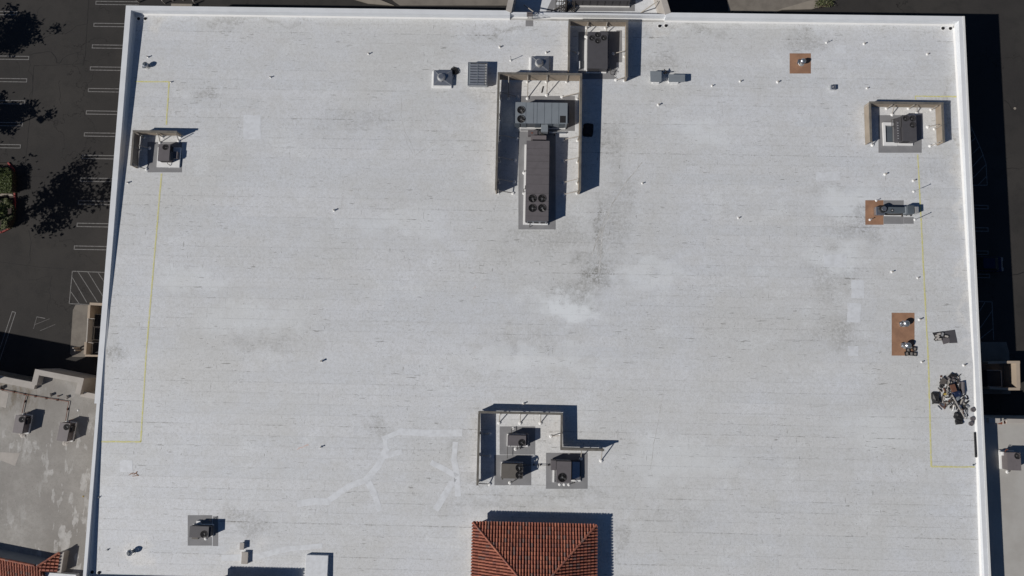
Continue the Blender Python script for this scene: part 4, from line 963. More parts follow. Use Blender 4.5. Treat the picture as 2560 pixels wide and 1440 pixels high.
# ---------------- drains
DR = [('west of the pair in the north-west corner', 347, 47), ('east of the pair in the north-west corner', 363.5, 47), ('west of the pair east of the topmost screen', 1649, 65.3), ('east of the pair east of the topmost screen', 1665, 64.5),
      ('west of the pair in the north-east corner', 2357, 71), ('east of the pair in the north-east corner', 2375.5, 71.5), ('west of the pair in the south-west corner', 231, 1430), ('east of the pair in the south-west corner', 248, 1431.5)]
def drain0(label, px, py):
    t = thing('roof_drain', 'round black roof drain, ' + label, 'drain', PR(px, py), 0, 'roof drains set in pairs')
    m = MB(); m.cyl(0, 0, .005, .025, .30, .27, 20); part('sump_ring', m, MT['white'], t, local=True)
    m = MB(); m.cyl(0, 0, .03, .12, .19, .14, 16); m.cyl(0, 0, .12, .16, .14, .05, 16); part('strainer', m, MT['drain'], t, local=True, smooth=False)
    return t
d0 = drain0(*DR[0])
for lb, x, y in DR[1:]: copy_tree(d0, PR(x, y), label='round black roof drain, ' + lb)

# ---------------- small pipe vents
def stub(h, r, label, loc, cone=.15):
    t = thing('vent_pipe', label, 'vent pipe', loc, 0, 'small vent pipes in white flashings')
    m = MB(); m.cyl(0, 0, -.03, .015, cone*1.25, cone*1.2, 14); m.cyl(0, 0, .015, .14, cone, cone*.55, 14); part('flashing', m, MT['white'], t, local=True)
    m = MB(); m.cyl(0, 0, .1, h, r, r, 10); m.ring(0, 0, h - .04, h + .01, r + .015, r*.7, 10); part('pipe', m, MT['steel'], t, local=True)
    return t
SV = [(371, 143, 'just north of the turbine vent in the north-west'), (428, 205.5, 'at the corner of the yellow line in the north-west'), (677, 193.5, 'north-west field of the roof, well east of the yellow line'), (836, 526, 'alone in the western field, level with the long unit'),
      (922, 135, 'alone in the north, west of the square roof fans'), (1250, 118, 'just north of the slatted intake hood'), (1366, 132, 'just north-east of the roof fan behind the largest screen'), (1646, 262.5, 'south of the paired grey vent hoods'),
      (1780, 215, 'westernmost of three east of the grey vent hoods'), (1850, 204, 'middle of three east of the grey vent hoods'), (1944, 205.5, 'easternmost of three, south-west of the square tan patch'), (2160, 110, 'east of the small pale coating square in the north-east'),
      (2318, 136, 'nearest the pair of drains in the north-east corner'), (2167, 221, 'just north of the west wall of the north-east screen'), (2212, 436, 'south of the north-east screen, west of the yellow line'), (2283, 452, 'north of the tall thin pole by the yellow line'),
      (1846, 545, 'alone in the eastern field west of the kitchen exhaust'), (2229, 680, 'further from the yellow line, between exhaust and tall tan patch'), (2294, 695, 'close beside the yellow line, between exhaust and tall tan patch'),
      (2298, 799, 'between the tall tan patch and the yellow line'), (2304, 905, 'beside the yellow line just south of the tall tan patch'), (2409, 913, 'by the east parapet, north of the scrap heap'), (321, 457, 'beside the west parapet south of the L-shaped screen'),
      (803, 1117, 'beside the faint red scuff in the south-west field'), (1309.5, 1008.5, 'just behind the north wall of the stepped southern screen'), (1606, 458.5, 'tiny one in the open middle, east of the largest screen')]
s0 = None
for x, y, lb in SV:
    lab = 'small white-based vent pipe ' + lb
    if s0 is None: s0 = stub(.30, .06, lab, PR(x, y))
    else:
        r_ = copy_tree(s0, PR(x, y), label=lab); k = random.uniform(.85, 1.15); r_.scale = (k, k, k * random.uniform(.8, 1.2))
t_ = stub(.36, .09, 'wider vent pipe with a long shadow in the middle of the south-west field', PR(805, 902.5), .16); del t_['group']
for x, y, hh, lb in ((2284, 479, 1.55, 'tall thin pole north of the kitchen exhaust, crossing the yellow line with its shadow'), (2286.5, 549.5, 1.5, 'tall thin pole south-east of the kitchen exhaust'), (1277, 151.5, 1.05, 'thin bent pole north-west of the largest screen'),
                 (2190.5, 501.5, .38, 'short pipe on the north edge of the rectangular tan patch'), (2174.5, 549.5, .48, 'short pipe on the south part of the rectangular tan patch'), (2066, 107, .55, 'short leaning pipe north-east of the square tan patch')):
    t = thing('pole', lb, 'pole', PR(x, y)); m = MB(); m.cyl(0, 0, -.02, .13, .17, .08, 14); part('flashing', m, MT['white'], t, local=True)
    m = MB(); m.tube((0, 0, .08), (0.0, 0.0, hh), .035, 8); m.tube((0, 0, hh - .05), (.0, .03, hh + .02), .05, 8); part('shaft', m, MT['galv_light'], t, local=True)
for x, y, lb in ((248, 1243, 'small bracket at the foot of the west parapet'), (269.5, 1374, 'small dark cap west of the south-west turbine vent'), (2433.5, 1162, 'small grey cap beside the east end of the yellow line')):
    m = MB(); p = PR(x, y); m.cyl(p.x, p.y, p.z + .01, p.z + .10, .11, .08, 12); m.tube(p + Vector((0, 0, .08)), p + Vector((.12, .1, .14)), .04); single('vent_stub', m, MT['rtu_blue_dark'], lb, 'roof cap', p)

# ---------------- small stack of roofing sheets by the east side
t = thing('sheet_stack', 'dark grey sheets strewn with small blocks by the east parapet', 'sheets', PR(2362, 843))
for pts, z0, mt_ in ((((2355, 829), (2386, 824.5), (2392.5, 857), (2373, 858)), .03, 'rtu_dark'), (((2330.5, 832), (2358, 828), (2362, 846), (2336, 842)), .02, 'grille'), (((2352, 845), (2372, 844), (2374, 856), (2357.5, 861)), .05, 'rtu')):
    m = MB(); dpoly(m, pts, z0, .03); part('sheet', m, MT[mt_], t)
blk = []
for x, y, a in ((2341, 839, .2), (2346, 835, .3), (2355, 836, 1.3), (2365, 841, -.2), (2340, 847, .8), (2348, 848, .1), (2344, 843, 1.0)):
    m = MB(); M = Matrix.Translation(PR(x, y, .08)) @ Matrix.Rotation(a, 4, 'Z'); m.box(-.24, -.15, 0, .24, .15, .10, M); p = part('block', m, MT['black' if random.random() < .5 else 'rtu_dark'], t)
    m = MB(); m.box(-.19, -.10, .101, .19, .10, .115, M); part('block_face', m, MT['galv_light' if random.random() < .5 else 'nbcap'], p)
# stacked vent frames on the tall tan patch
g0 = None; k = 0
for x, y, a in ((2276, 868, .15), (2286, 872, -.1), (2269, 876, .1), (2277, 884, 0), (2286.5, 885, -.1), (2266, 884, .2)):
    lb = ['north-west', 'north-east', 'middle west', 'middle south', 'south-east', 'south-west'][k]; k += 1
    if g0 is None:
        g0 = thing('slotted_grate', 'slotted black frame, %s one of six beside the southern turbine vent' % lb, 'vent frame', PR(x, y, .03), a, 'slotted frames piled on the tall tan patch')
        m = MB(); m.box(-.20, -.22, 0, .20, -.17, .12); m.box(-.20, .17, 0, .20, .22, .12); m.box(-.20, -.17, 0, -.15, .17, .12); m.box(.15, -.17, 0, .20, .17, .12); part('frame', m, MT['black'], g0, local=True)
        for q in (-.09, .0, .09): m = MB(); m.box(-.14, q - .03, .05, .14, q + .015, .08); part('slat', m, MT['nbcap'], g0, local=True)
    else: copy_tree(g0, PR(x, y, .03), a, 'slotted black frame, %s one of six beside the southern turbine vent' % lb)

# ---------------- scrap heap by the east parapet
def HZ(px, py, z=.0): return PR(px, py, z)
def piece(name, label, cat, mat, px, py, z, L, Wd, T, a, tilt=(0, 0), grp=None, mk=None):
    m = MB(); c = HZ(px, py, z); M = Matrix.Translation(c) @ Matrix.Rotation(a, 4, 'Z') @ Matrix.Rotation(tilt[0], 4, 'X') @ Matrix.Rotation(tilt[1], 4, 'Y')
    if mk == 'tube': m.cyl(0, 0, -L/2, L/2, Wd/2, Wd/2, 14, M @ Matrix.Rotation(math.pi/2, 4, 'Y'))
    elif mk == 'bag':
        n = 14; rg = []; jt = [random.uniform(.84, 1.1) for _ in range(14)]
        for (s, zz) in ((.92, 0), (1.0, T*.4), (.85, T*.8), (.45, T)):
            rg += [M @ Vector((s*L/2*abs(math.cos(2*math.pi*i/n))**.32*math.copysign(1, math.cos(2*math.pi*i/n))*jt[i], s*Wd/2*abs(math.sin(2*math.pi*i/n))**.32*math.copysign(1, math.sin(2*math.pi*i/n))*jt[i], zz*random.uniform(.8, 1.15))) for i in range(n)]
        fs = [(k*n+i, k*n+(i+1)%n, (k+1)*n+(i+1)%n, (k+1)*n+i) for k in range(3) for i in range(n)] + [tuple(range(3*n, 4*n)), tuple(range(n))[::-1]]; m.add(rg, fs)
    else: m.box(-L/2, -Wd/2, 0, L/2, Wd/2, T, M)
    return single(name, m, MT[mat], label, cat, c, grp)
MT['blue'] = worn('blue_tarp', (0.014, 0.024, 0.062), (0.028, 0.04, 0.085), 4, 0.7, 0.5)
MT['brick'] = worn('brown_scrap', (0.16, 0.075, 0.05), (0.10, 0.055, 0.04), 4, 0.7, 0.8)
MT['ylw'] = worn('yellow_scrap', (0.45, 0.33, 0.08), None, 4, 0.6, 0.6)
MT['rtub'] = worn('brown_grey_sheet', (0.16, 0.14, 0.125), (0.11, 0.10, 0.09), 4, 0.6, 0.6)
piece('scrap_bag', 'big black bag at the west end of the scrap heap', 'bag', 'black', 2337, 995.5, 0, .82, 1.35, .42, .02, mk='bag')
piece('scrap_bag', 'torn black bag at the south end of the scrap heap, northern lump', 'bag', 'black', 2394, 1040, 0, 1.1, .7, .35, -.2, mk='bag')
piece('scrap_bag', 'torn black bag at the very south end of the scrap heap, southern lump', 'bag', 'black', 2396, 1054, 0, .95, .65, .3, .1, mk='bag')
piece('scrap_sheet', 'brown-grey bent sheet at the north-west of the scrap heap', 'metal sheet', 'rtub', 2357.5, 954, .3, .85, .62, .03, .9, (.1, .15))
piece('duct_pipe', 'grey duct length at the north-east of the scrap heap', 'duct', 'rtu', 2407.5, 969, .25, 1.25, .36, 0, 1.5, (.0, .1), mk='tube')
piece('tarpaulin', 'crumpled dark blue tarpaulin in the middle of the scrap heap', 'tarpaulin', 'blue', 2390, 985, .42, 1.05, .65, .2, .2, mk='bag')
piece('tarpaulin', 'pale blue crumpled plastic just south of the dark blue tarpaulin', 'plastic', 'rtu_blue', 2394, 996, .45, .6, .4, .12, .6, mk='bag')
piece('long_board', 'long pale board slanting down the scrap heap', 'board', 'nbcap', 2396, 1017, .62, 3.0, .10, .05, -1.05, (.0, .08))
piece('long_board', 'long thin grey board on the west side of the heap, pointing north', 'board', 'steel', 2369, 967, .6, 1.6, .09, .05, 1.4)
piece('brown_crate', 'brown slatted crate on top of the scrap heap', 'crate', 'brick', 2382, 970, .42, .5, .8, .16, .3)
piece('scrap_piece', 'small yellow bit in the western part of the scrap heap', 'scrap', 'ylw', 2363, 985, .3, .35, .22, .06, .3)
piece('scrap_piece', 'dark angular offcut at the northern tip of the heap', 'scrap', 'black', 2384, 938.5, .1, .65, .25, .12, -.35)
piece('scrap_piece', 'dark round collar near the north-west edge of the heap', 'scrap', 'black', 2353, 965, .3, .45, .45, .15, 0, mk='bag')
for x, y, lb in ((2431, 1024, 'northernmost'), (2430, 1047, 'middle'), (2426, 1059, 'southernmost')):
    m = MB(); c = HZ(x, y); m.cyl(c.x, c.y, c.z, c.z + .16, .24, .22, 16); m.ring(c.x, c.y, c.z + .16, c.z + .2, .24, .17, 16); single('metal_ring', m, MT['rtu'], lb + ' of the three round metal collars between the heap and the parapet', 'metal collar', c, 'round collars by the parapet')
CW = dict(rtu='taupe', galv_light='bright metal', nbcap='beige', rtub='brown-grey', galv='metal', white='white', black='black', brick='brown', steel='tan', grille='near-black', rtu_dark='dark grey', darksteel='dark rusty')
pal = ['rtu', 'galv_light', 'nbcap', 'rtub', 'galv', 'white', 'black', 'brick', 'steel', 'grille', 'rtu_dark', 'grille', 'black', 'darksteel']
for i in range(215):
    a = random.random(); zone = random.random()
    if zone < .62: x = 2362 + a * 58 + random.uniform(-16, 16); y = 950 + a * 80 + random.uniform(-24, 24)
    elif zone < .85: x = 2348 + a * 34; y = 968 + random.random() * 54
    else: x = 2370 + a * 28; y = 938 + random.random() * 30
    if x > 2440 - 2: continue
    if x < 2378 and y > 1024: continue
    if (x - 2412) > 0 and y < 965: continue
    cz = .36 * math.exp(-((x - 2385)**2 / 900 + (y - 990)**2 / 1300))
    L = random.choice((.22, .3, .45, .6, .9)); Wd = random.choice((.06, .09, .14, .2)) if L > .4 else random.uniform(.12, .24)
    ang = random.choice((.2, 1.1, -1.0, .9, 1.45, -.5)) + random.uniform(-.3, .3)
    pm = random.choice(pal); tb = random.random() < .22
    lb = '%s %s %s in the %s part of the scrap heap, %s side' % ('long' if L > .5 else 'short' if L > .25 else 'tiny', CW[pm], 'tube' if tb else ('strip' if Wd < .12 else 'offcut'), 'northern' if y < 972 else 'middle' if y < 1008 else 'southern', 'west' if x < 2352 + a*72 else 'east')
    piece('scrap_piece', lb, 'scrap', pm, x, y, .02 + cz * random.uniform(.3, 1.15), L, Wd, random.uniform(.02, .07), ang, (random.uniform(-.25, .25), random.uniform(-.25, .25)), 'jumbled offcuts of the scrap heap', mk=('tube' if tb else None))
# loose offcuts near the heap and elsewhere
# ================================================================== WEST NEIGHBOUR
YAW = math.radians(-9.4); zw = 3.2; zc = 4.15
nb = thing('grey_roofed_building', 'low building with an old blotchy grey roof at the lower left corner', 'building', (0, 0, 0))
def W2(px, py, z): return P(px, py, z)
o_ = P(210, 946, zc)                      # north-east parapet corner of the raised bay
ux = Vector((math.cos(YAW), math.sin(YAW), 0)); uy = Vector((-ux.y, ux.x, 0))
def nbp(a, b, z): return (o_.x + ux.x*a + uy.x*b, o_.y + ux.y*a + uy.y*b, z)
def nbl(px, py, z): p = P(px, py, z) - o_; return p.x*ux.x + p.y*ux.y, p.x*uy.x + p.y*uy.y
wallb = nbl(88, 922, zc)[0]; backb = nbl(80, 957, zc)[1]; backe = nbl(202, 980, zc)[1]; eastx = -46.82
def quadbox(mb, a0, b0, a1, b1, z0, z1): mb.prism([nbp(a0, b0, 0)[:2], nbp(a1, b0, 0)[:2], nbp(a1, b1, 0)[:2], nbp(a0, b1, 0)[:2]], z0, z1)
tw = .62
m = MB(); roofpts = [nbp(wallb + .1, -.1, 0)[:2], nbp(-.1, -.1, 0)[:2], nbp(-.1, backe - .1, 0)[:2]]
ye = nbp(0, backe, 0)[1] + (eastx - nbp(0, backe, 0)[0]) * math.tan(YAW)
roofpts += [(eastx, ye - .1), (eastx, -60), (-130, -60), nbp(-70, backb, 0)[:2], nbp(wallb + .1, backb, 0)[:2]]
m.prism(roofpts, 0, zw); part('roof', m, MT['nbroof'], nb)
m = MB(); quadbox(m, wallb, -tw, 0, 0, 0, zc); quadbox(m, wallb, backb - .2, wallb + tw, -tw, 0, zc - .003); quadbox(m, -tw, backe - .3, 0, -tw, 0, zc - .003); part('parapet', m, MT['nbcap'], nb)
m = MB(); quadbox(m, -70, backb - .75, wallb + .1, backb, 0, zw + .45); m.prism([nbp(-.02, backe, 0)[:2], (eastx, ye), (eastx, ye - .6), nbp(-.3, backe - .6, 0)[:2]], 0, zw + .40); part('parapet', m, MT['nbcap'], nb)
m = MB(); m.prism([(eastx - .05, -50), (eastx - .45, -50), (eastx - .45, ye - .7), (eastx - .05, ye - .7)], zw, zw + .22); part('edge_flashing', m, MT['nbcap'], nb)
m = MB()
for yy in (-8, -11.5, -13.8, -16.8, -19.5, -22): m.box(eastx - .8, yy, zw + .01, eastx - .2, yy + .07, zw + .05 + .2)
part('flashing_clip', m, MT['rust'], nb)
m = MB(); q = nbl(0, 1010, zw)
for pts in (((0, 975), (22, 982), (15, 1020), (0, 1016)),): m.prism([tuple(P(*p, zw)[:2]) for p in pts], zw + .004, zw + .012)
part('roof_patch', m, MT['nbcap'], nb)
m = MB(); m.prism([tuple(P(*p, zw)[:2]) for p in ((0, 1130), (50, 1133), (38, 1165), (0, 1150))], zw + .004, zw + .010); part('roof_patch', m, MT['nbcap'], nb)
m = MB(); g = P(208, 868, 0); hc_ = 7.0; cx_, cy_ = g.x - SUN.x*hc_ - o_.x, g.y - SUN.y*hc_ - o_.y; ca, cb = cx_*ux.x + cy_*ux.y, cx_*uy.x + cy_*uy.y
quadbox(m, ca - 25, cb - .6, ca, cb, 0, hc_); part('raised_facade', m, MT['wall'], nb)
# mansard tile roof at the south edge of the neighbour
zt_ = zw + 1.3
A = P(95, 1415, zt_); L0 = P(-200, 1356, zt_)
uu = (A - L0); uu.z = 0; Lw = uu.length; uu.normalize(); dn_ = Vector((uu.y, -uu.x, 0))
vv = (-dn_ + Vector((0, 0, .42))).normalized()
o3 = L0 + dn_ * 9.0 - Vector((0, 0, .42 * 9.0)); hgt = math.hypot(9.0, 9.0*.42)
tile_plane('roof_tile', o3, uu, vv, [(0, 0), (Lw + 5.5, 0), (Lw, hgt), (0, hgt)], nb, sp=.31, r=.12)
ridge_caps(L0 + Vector((0, 0, .05)), A + Vector((0, 0, .05)), nb, .13)
m = MB(); b0 = L0; b1 = A; off = -dn_ * .12
m.add([b0, b1, b1 + off, b0 + off, b0 - Vector((0,0,1.3)), b1 - Vector((0,0,1.3)), b1 + off*4 - Vector((0,0,1.3)), b0 + off*4 - Vector((0,0,1.3))], [(0,1,2,3),(3,2,6,7),(0,4,5,1),(1,5,6,2),(0,3,7,4),(4,7,6,5)]); part('back_wall', m, MT['rtu_blue'], nb)
# east return with its own little slope
u3 = (P(142, 1432, zw + .9) - P(150, 1381, zw + .9)); u3.z = 0; Lr = u3.length; u3.normalize(); dr = Vector((-u3.y, u3.x, 0))   # dr points east
if dr.x < 0: dr = -dr
Er = P(150.5, 1380, zw + .9)
v3_ = (-dr + Vector((0, 0, .18))).normalized(); q = P(95, 1415, zt_); ul = (q - Er).dot(u3); vl = -(q - Er).dot(dr)
tile_plane('roof_tile', Er, u3, v3_, [(0, 0), (Lr, 0), (Lr, vl*.85), (ul, vl)], nb, sp=.36, r=.14)
ridge_caps(A + Vector((0, 0, .1)), Er + Vector((0, 0, .12)), nb, .13)
m = MB(); e1 = Er + u3 * Lr; w_ = dr * .45; z_ = Vector((0, 0, 1)); m.add([Er, e1, e1 + w_, Er + w_] + [p - z_ * .9 for p in (Er, e1, e1 + w_, Er + w_)], [(0,1,2,3),(7,6,5,4),(0,4,5,1),(1,5,6,2),(2,6,7,3),(3,7,4,0)])
part('gutter_wall', m, MT['nbcap'], nb)
m = MB(); m.prism([tuple(P(*p, zw + .6)[:2]) for p in ((112, 1431), (190, 1437), (190, 1470), (112, 1470))], zw, zw + .6); part('low_wall', m, MT['coating'], nb)

def nb_unit(label, corners, h, fan, **kw):
    zc_ = zw; q = [P(*c, zc_ + h) for c in corners]; c = sum(q, Vector()) / 4
    wv = ((q[1] - q[0]) + (q[2] - q[3])) / 2; dv = ((q[0] - q[3]) + (q[1] - q[2])) / 2; rz = math.atan2(wv.y, wv.x)
    loc = Vector((c.x, c.y, zc_)); f = P(fan[0], fan[1], zc_ + h) - loc; cs, sn = math.cos(-rz), math.sin(-rz)
    fl = (f.x*cs - f.y*sn, f.x*sn + f.y*cs, fan[2] / 22.0)
    return rtu(label, loc, wv.length, dv.length, h, [fl], rz=rz, **kw)
def ex(t):
    sidebox('side_hood', 'grille', .62, .1, .3, .75, .75, .9)(t)
    m = MB()
    for k in range(5): a = Vector((random.uniform(-.6, .4), -1.2 + random.uniform(-.3, .1), .02)); m.cyl(a.x, a.y, 0, .08, random.uniform(.12, .3), .08, 9)
    part('mastic_lump', m, MT['nbcap'], t, local=True); pipe_run(t, [(0, 1.0, .4), (.0, 1.3, .5), (.2, 1.4, .1)], .03, False, 'rust')
nb_unit('mauve-grey unit with one fan, western of the two on the blotchy grey roof', [(41.5, 1037.5), (64.7, 1040.5), (53.8, 1084.3), (29.5, 1081)], 1.15, (54.5, 1048.7, 7), mat='rtu_mauve', curb=.15, curb_out=(.05, .05, .1, .05), extras=ex)
nb_unit('mauve-grey unit with one fan, eastern of the two on the blotchy grey roof', [(151.7, 1055.8), (176.3, 1059.2), (165.5, 1104.7), (140.2, 1101)], 1.15, (166.3, 1067.8, 7), mat='rtu_mauve', curb=.15, curb_out=(.05, .05, .1, .05), extras=ex)
# conduit run on the neighbour roof
t = thing('conduit_run', 'thin dark conduit on little blocks feeding the two mauve units', 'conduit', P(100, 990, zw))
m = MB()
for pts in (((0, 973), (30, 979), (60, 985.5), (115, 995), (172, 1004)), ((66, 988), (61, 1005), (55, 1033)), ((172, 1004), (169, 1020), (164, 1052))): m.path([P(*p, zw + .12) for p in pts], .035)
part('pipe', m, MT['rust'], t)
for x, y in ((5, 974), (33, 980), (60, 986), (87, 991), (114, 996), (142, 1000), (61.5, 1004), (168, 1023)):
    m = MB(); p = P(x, y, zw + .1); m.box(p.x - .08, p.y - .12, zw, p.x + .08, p.y + .12, zw + .1); part('block', m, MT['darksteel'], t)
for x, y, r_, hh, lb, mt_ in ((126, 988, .16, .4, 'pale pipe stub on the grey roof, west of the three near its parapet', 'nbcap'), (147, 990, .07, .3, 'thin leaning pipe on the grey roof, middle of the three near its parapet', 'rust'), (166, 993.5, .17, .3, 'pale low pipe stub on the grey roof, east of the three near its parapet', 'nbcap'), (3, 970, .2, .4, 'dark stub at the left edge of the picture where the conduit starts', 'darksteel')):
    t = thing('pipe_stub', lb, 'pipe', P(x, y, zw)); m = MB(); m.cyl(0, 0, -.02, .08, r_*1.6, r_*1.2, 12); part('flashing', m, MT['nbcap'], t, local=True); m = MB(); m.tube((0, 0, 0), (.08, .02, hh), r_, 12); part('pipe', m, MT[mt_], t, local=True)
m = MB(); p = P(195, 1026, zw); m.cyl(p.x, p.y, zw, zw + .06, .12, .08, 10); single('vent_stub', m, MT['white'], 'tiny white cap on the grey roof north-east of the eastern mauve unit', 'roof cap', p)
m = MB(); p = P(208, 1241, zw); m.cyl(p.x, p.y, zw, zw + .06, .10, .06, 10); single('vent_stub', m, MT['ylw'], 'tiny ochre cap near the east edge of the blotchy grey roof', 'roof cap', p)

# ---------------- dumpster enclosure west
enc = thing('bin_enclosure', 'open-topped beige walled bin enclosure against the west side of the white building', 'enclosure', P(216, 830, 0))
ze = 2.2
def wl(mb, pts, th, z0, z1):
    q = [P(*p, z1) for p in pts]
    for a, b in zip(q[:-1], q[1:]):
        d = (b - a); d.z = 0; d.normalize(); n = Vector((-d.y, d.x, 0)) * th / 2; mb.prism([tuple((a + n)[:2]), tuple((b + n)[:2]), tuple((b - n)[:2]), tuple((a - n)[:2])], z0, z1)
m = MB(); wl(m, ((262, 761), (224, 759.5)), .30, 0, ze); part('wall', m, MT['wall'], enc)
m = MB(); wl(m, ((223, 763), (221, 796)), .28, 0, ze - .003); part('wall', m, MT['wall'], enc)
m = MB(); wl(m, ((219.5, 796), (218, 825), (216, 856)), .12, 0, ze - .006); part('gate', m, MT['nbcap'], enc)
m = MB(); wl(m, ((214, 855), (212, 886)), .28, 0, ze - .003); part('wall', m, MT['wall'], enc)
m = MB(); wl(m, ((221, 796), (236, 797)), .06, ze - .2, ze - .1); part('gate_bar', m, MT['nbcap'], enc); m = MB(); wl(m, ((216, 855), (233, 858)), .06, ze - .2, ze - .1); part('gate_bar', m, MT['nbcap'], enc)
m = MB(); wl(m, ((212, 889), (262, 890)), .20, 0, ze - .5); part('back_wall', m, MT['wall'], enc)
k = 0
for x0, y0, lb in ((236, 786, 'northernmost'), (236, 819, 'middle'), (232, 856, 'southernmost')):
    a = P(x0, y0, 1.3); t = thing('waste_bin', lb + ' of the three dark waste bins in the west enclosure', 'waste bin', (a.x, a.y, 0.01), 0, 'waste bins in the west enclosure')
    D_ = 1.45; m = MB(); m.box(0, -D_, .15, 1.9, 0, 1.2); part('body', m, MT['blue'], t, local=True)
    m = MB(); m.box(-.05, -D_-.05, 1.2, 1.95, -D_+.03, 1.3); m.box(-.05, -.03, 1.2, 1.95, .05, 1.3); m.box(-.05, -D_+.03, 1.2, .03, -.03, 1.3); m.box(1.87, -D_+.03, 1.2, 1.95, -.03, 1.3); part('rim', m, MT['steel'], t, local=True)
    m = MB(); m.box(.03, -D_+.03, 1.21, 1.87, -.03, 1.25); part('lid', m, MT['black'], t, local=True)
    for yy in (-.1, -D_+.1):
        m = MB(); m.cyl(0, 0, -.04, .04, .09, .09, 10, Matrix.Translation((.2, yy, .09)) @ Matrix.Rotation(math.pi/2, 4, 'X')); part('wheel', m, MT['black'], t, local=True)
m = MB(); m.prism([tuple(P(*p, 0)[:2]) for p in ((190, 762), (262, 762), (262, 892), (182, 892), (176, 884), (183, 775))], 0, .06); structure('concrete_pad', m, MT['concrete'])
for x, y, lb in ((184, 875, 'northern'), (188, 881, 'southern')):
    t = thing('bollard', lb + ' of two added pale posts standing in for sunlit slivers by the west enclosure', 'bollard', P(x + 14, y - 5, 0.06)); m = MB(); m.cyl(0, 0, 0, 1.1, .10, .10, 12); part('post', m, MT['wall'], t, local=True); m = MB(); m.cyl(0, 0, 1.1, 1.16, .10, .04, 12); part('cap', m, MT['nbcap'], t, local=True)  # posts added in place of the slivers of sunlight on the pad

# ================================================================== EAST NEIGHBOUR
zE = 5.15 - .3
eb = thing('east_building', 'pale flat-roofed building joined on at the lower right corner', 'building', (0, 0, 0))
yn = P(2500, 1046, zE + .35).y
m = MB(); m.box(WX1 + .01, -60, 0, 130, yn, zE); part('roof', m, MT['eastroof'], eb)
xa_, xb_, xc_ = P(2472, 1050, zE + .35).x, P(2500.5, 1050, zE + .35).x, P(2518, 1050, zE + .35).x
m = MB(); m.box(xa_, yn - .5, zE + .005, xb_, yn, zE + .35); m.box(xc_, yn - .45, zE + .005, 120, yn - .02, zE + .35); part('parapet', m, MT['nbcap'], eb)
m = MB(); m.prism([tuple(P(*p, zE)[:2]) for p in ((2492, 1060), (2512, 1052), (2522, 1056), (2505, 1061))], zE + .006, zE + .02); part('rust_stain_plate', m, MT['rust'], eb)
m = MB(); m.path([P(*p, zE + .3) for p in ((2508, 1062), (2508, 1050), (2518, 1049), (2517, 1060))], .07); part('drain_hoop', m, MT['nbcap'], eb)
def ex(t): 
    sidebox('vent_box', 'white', -.95, .55, .02, -.7, .95, .6)(t); pipe_run(t, [(-.6, .9, .6), (-.5, 1.25, .7), (-.3, 1.25, .7), (-.3, 1.0, .3)], .03, False, 'rust'); pipe_run(t, [(.1, -1.0, .4), (.1, -1.2, .3), (0, -1.3, .1)], .03, True)
a = P(2517.5, 1131, zE + 1.15); b = P(2553.5, 1176.5, zE + 1.15); loc = Vector(((a.x+b.x)/2, (a.y+b.y)/2, zE)); f = P(2543.5, 1139.8, zE + 1.15) - loc
rtu('mauve-grey unit with one fan on the pale roof at the right edge of the picture', loc, b.x - a.x, a.y - b.y, 1.15, [(f.x, f.y, .31)], mat='rtu_mauve', curb=.2, curb_out=(.18, .0, .0, .1), extras=ex)
# something tall out of frame casting the shadow tip at the lower right edge
# east enclosure
enc = thing('bin_enclosure', 'walled bin enclosure in the deep shade beyond the east wall, its cap sunlit', 'enclosure', P(2535, 940, 0))
m = MB(); wl(m, ((2519, 905.5), (2550, 905.5)), .30, 0, 2.2); part('wall', m, MT['wall'], enc)
m = MB(); wl(m, ((2545, 908), (2546.5, 970)), .42, 0, 2.197); part('wall', m, MT['wall'], enc)
m = MB(); wl(m, ((2522, 972.5), (2550, 972.5)), .30, 0, 2.2); part('wall', m, MT['wall'], enc)
m = MB(); wl(m, ((2470, 907), (2519, 905.5)), .25, 0, 2.19); wl(m, ((2474, 970), (2522, 972.5)), .25, 0, 2.19); part('wall', m, MT['wall'], enc)
t = thing('waste_bin', 'dark waste bin in the shade inside the east enclosure', 'waste bin', P(2452, 965, 0)); m = MB(); m.box(0, 0, .15, 1.6, 1.9, 1.2); part('body', m, MT['blue'], t, local=True)
m = MB(); m.box(-.05, -.05, 1.2, 1.65, .03, 1.28); m.box(-.05, 1.87, 1.2, 1.65, 1.95, 1.28); m.box(1.57, .03, 1.2, 1.65, 1.87, 1.28); part('rim', m, MT['steel'], t, local=True); m = MB(); m.box(0, .03, 1.2, 1.57, 1.87, 1.23); part('lid', m, MT['black'], t, local=True)
m = MB(); m.prism([tuple(P(*p, 0)[:2]) for p in ((2440, 855), (2515, 855), (2522, 880), (2526, 985), (2440, 985))], 0, .06); structure('concrete_pad', m, MT['concrete'])

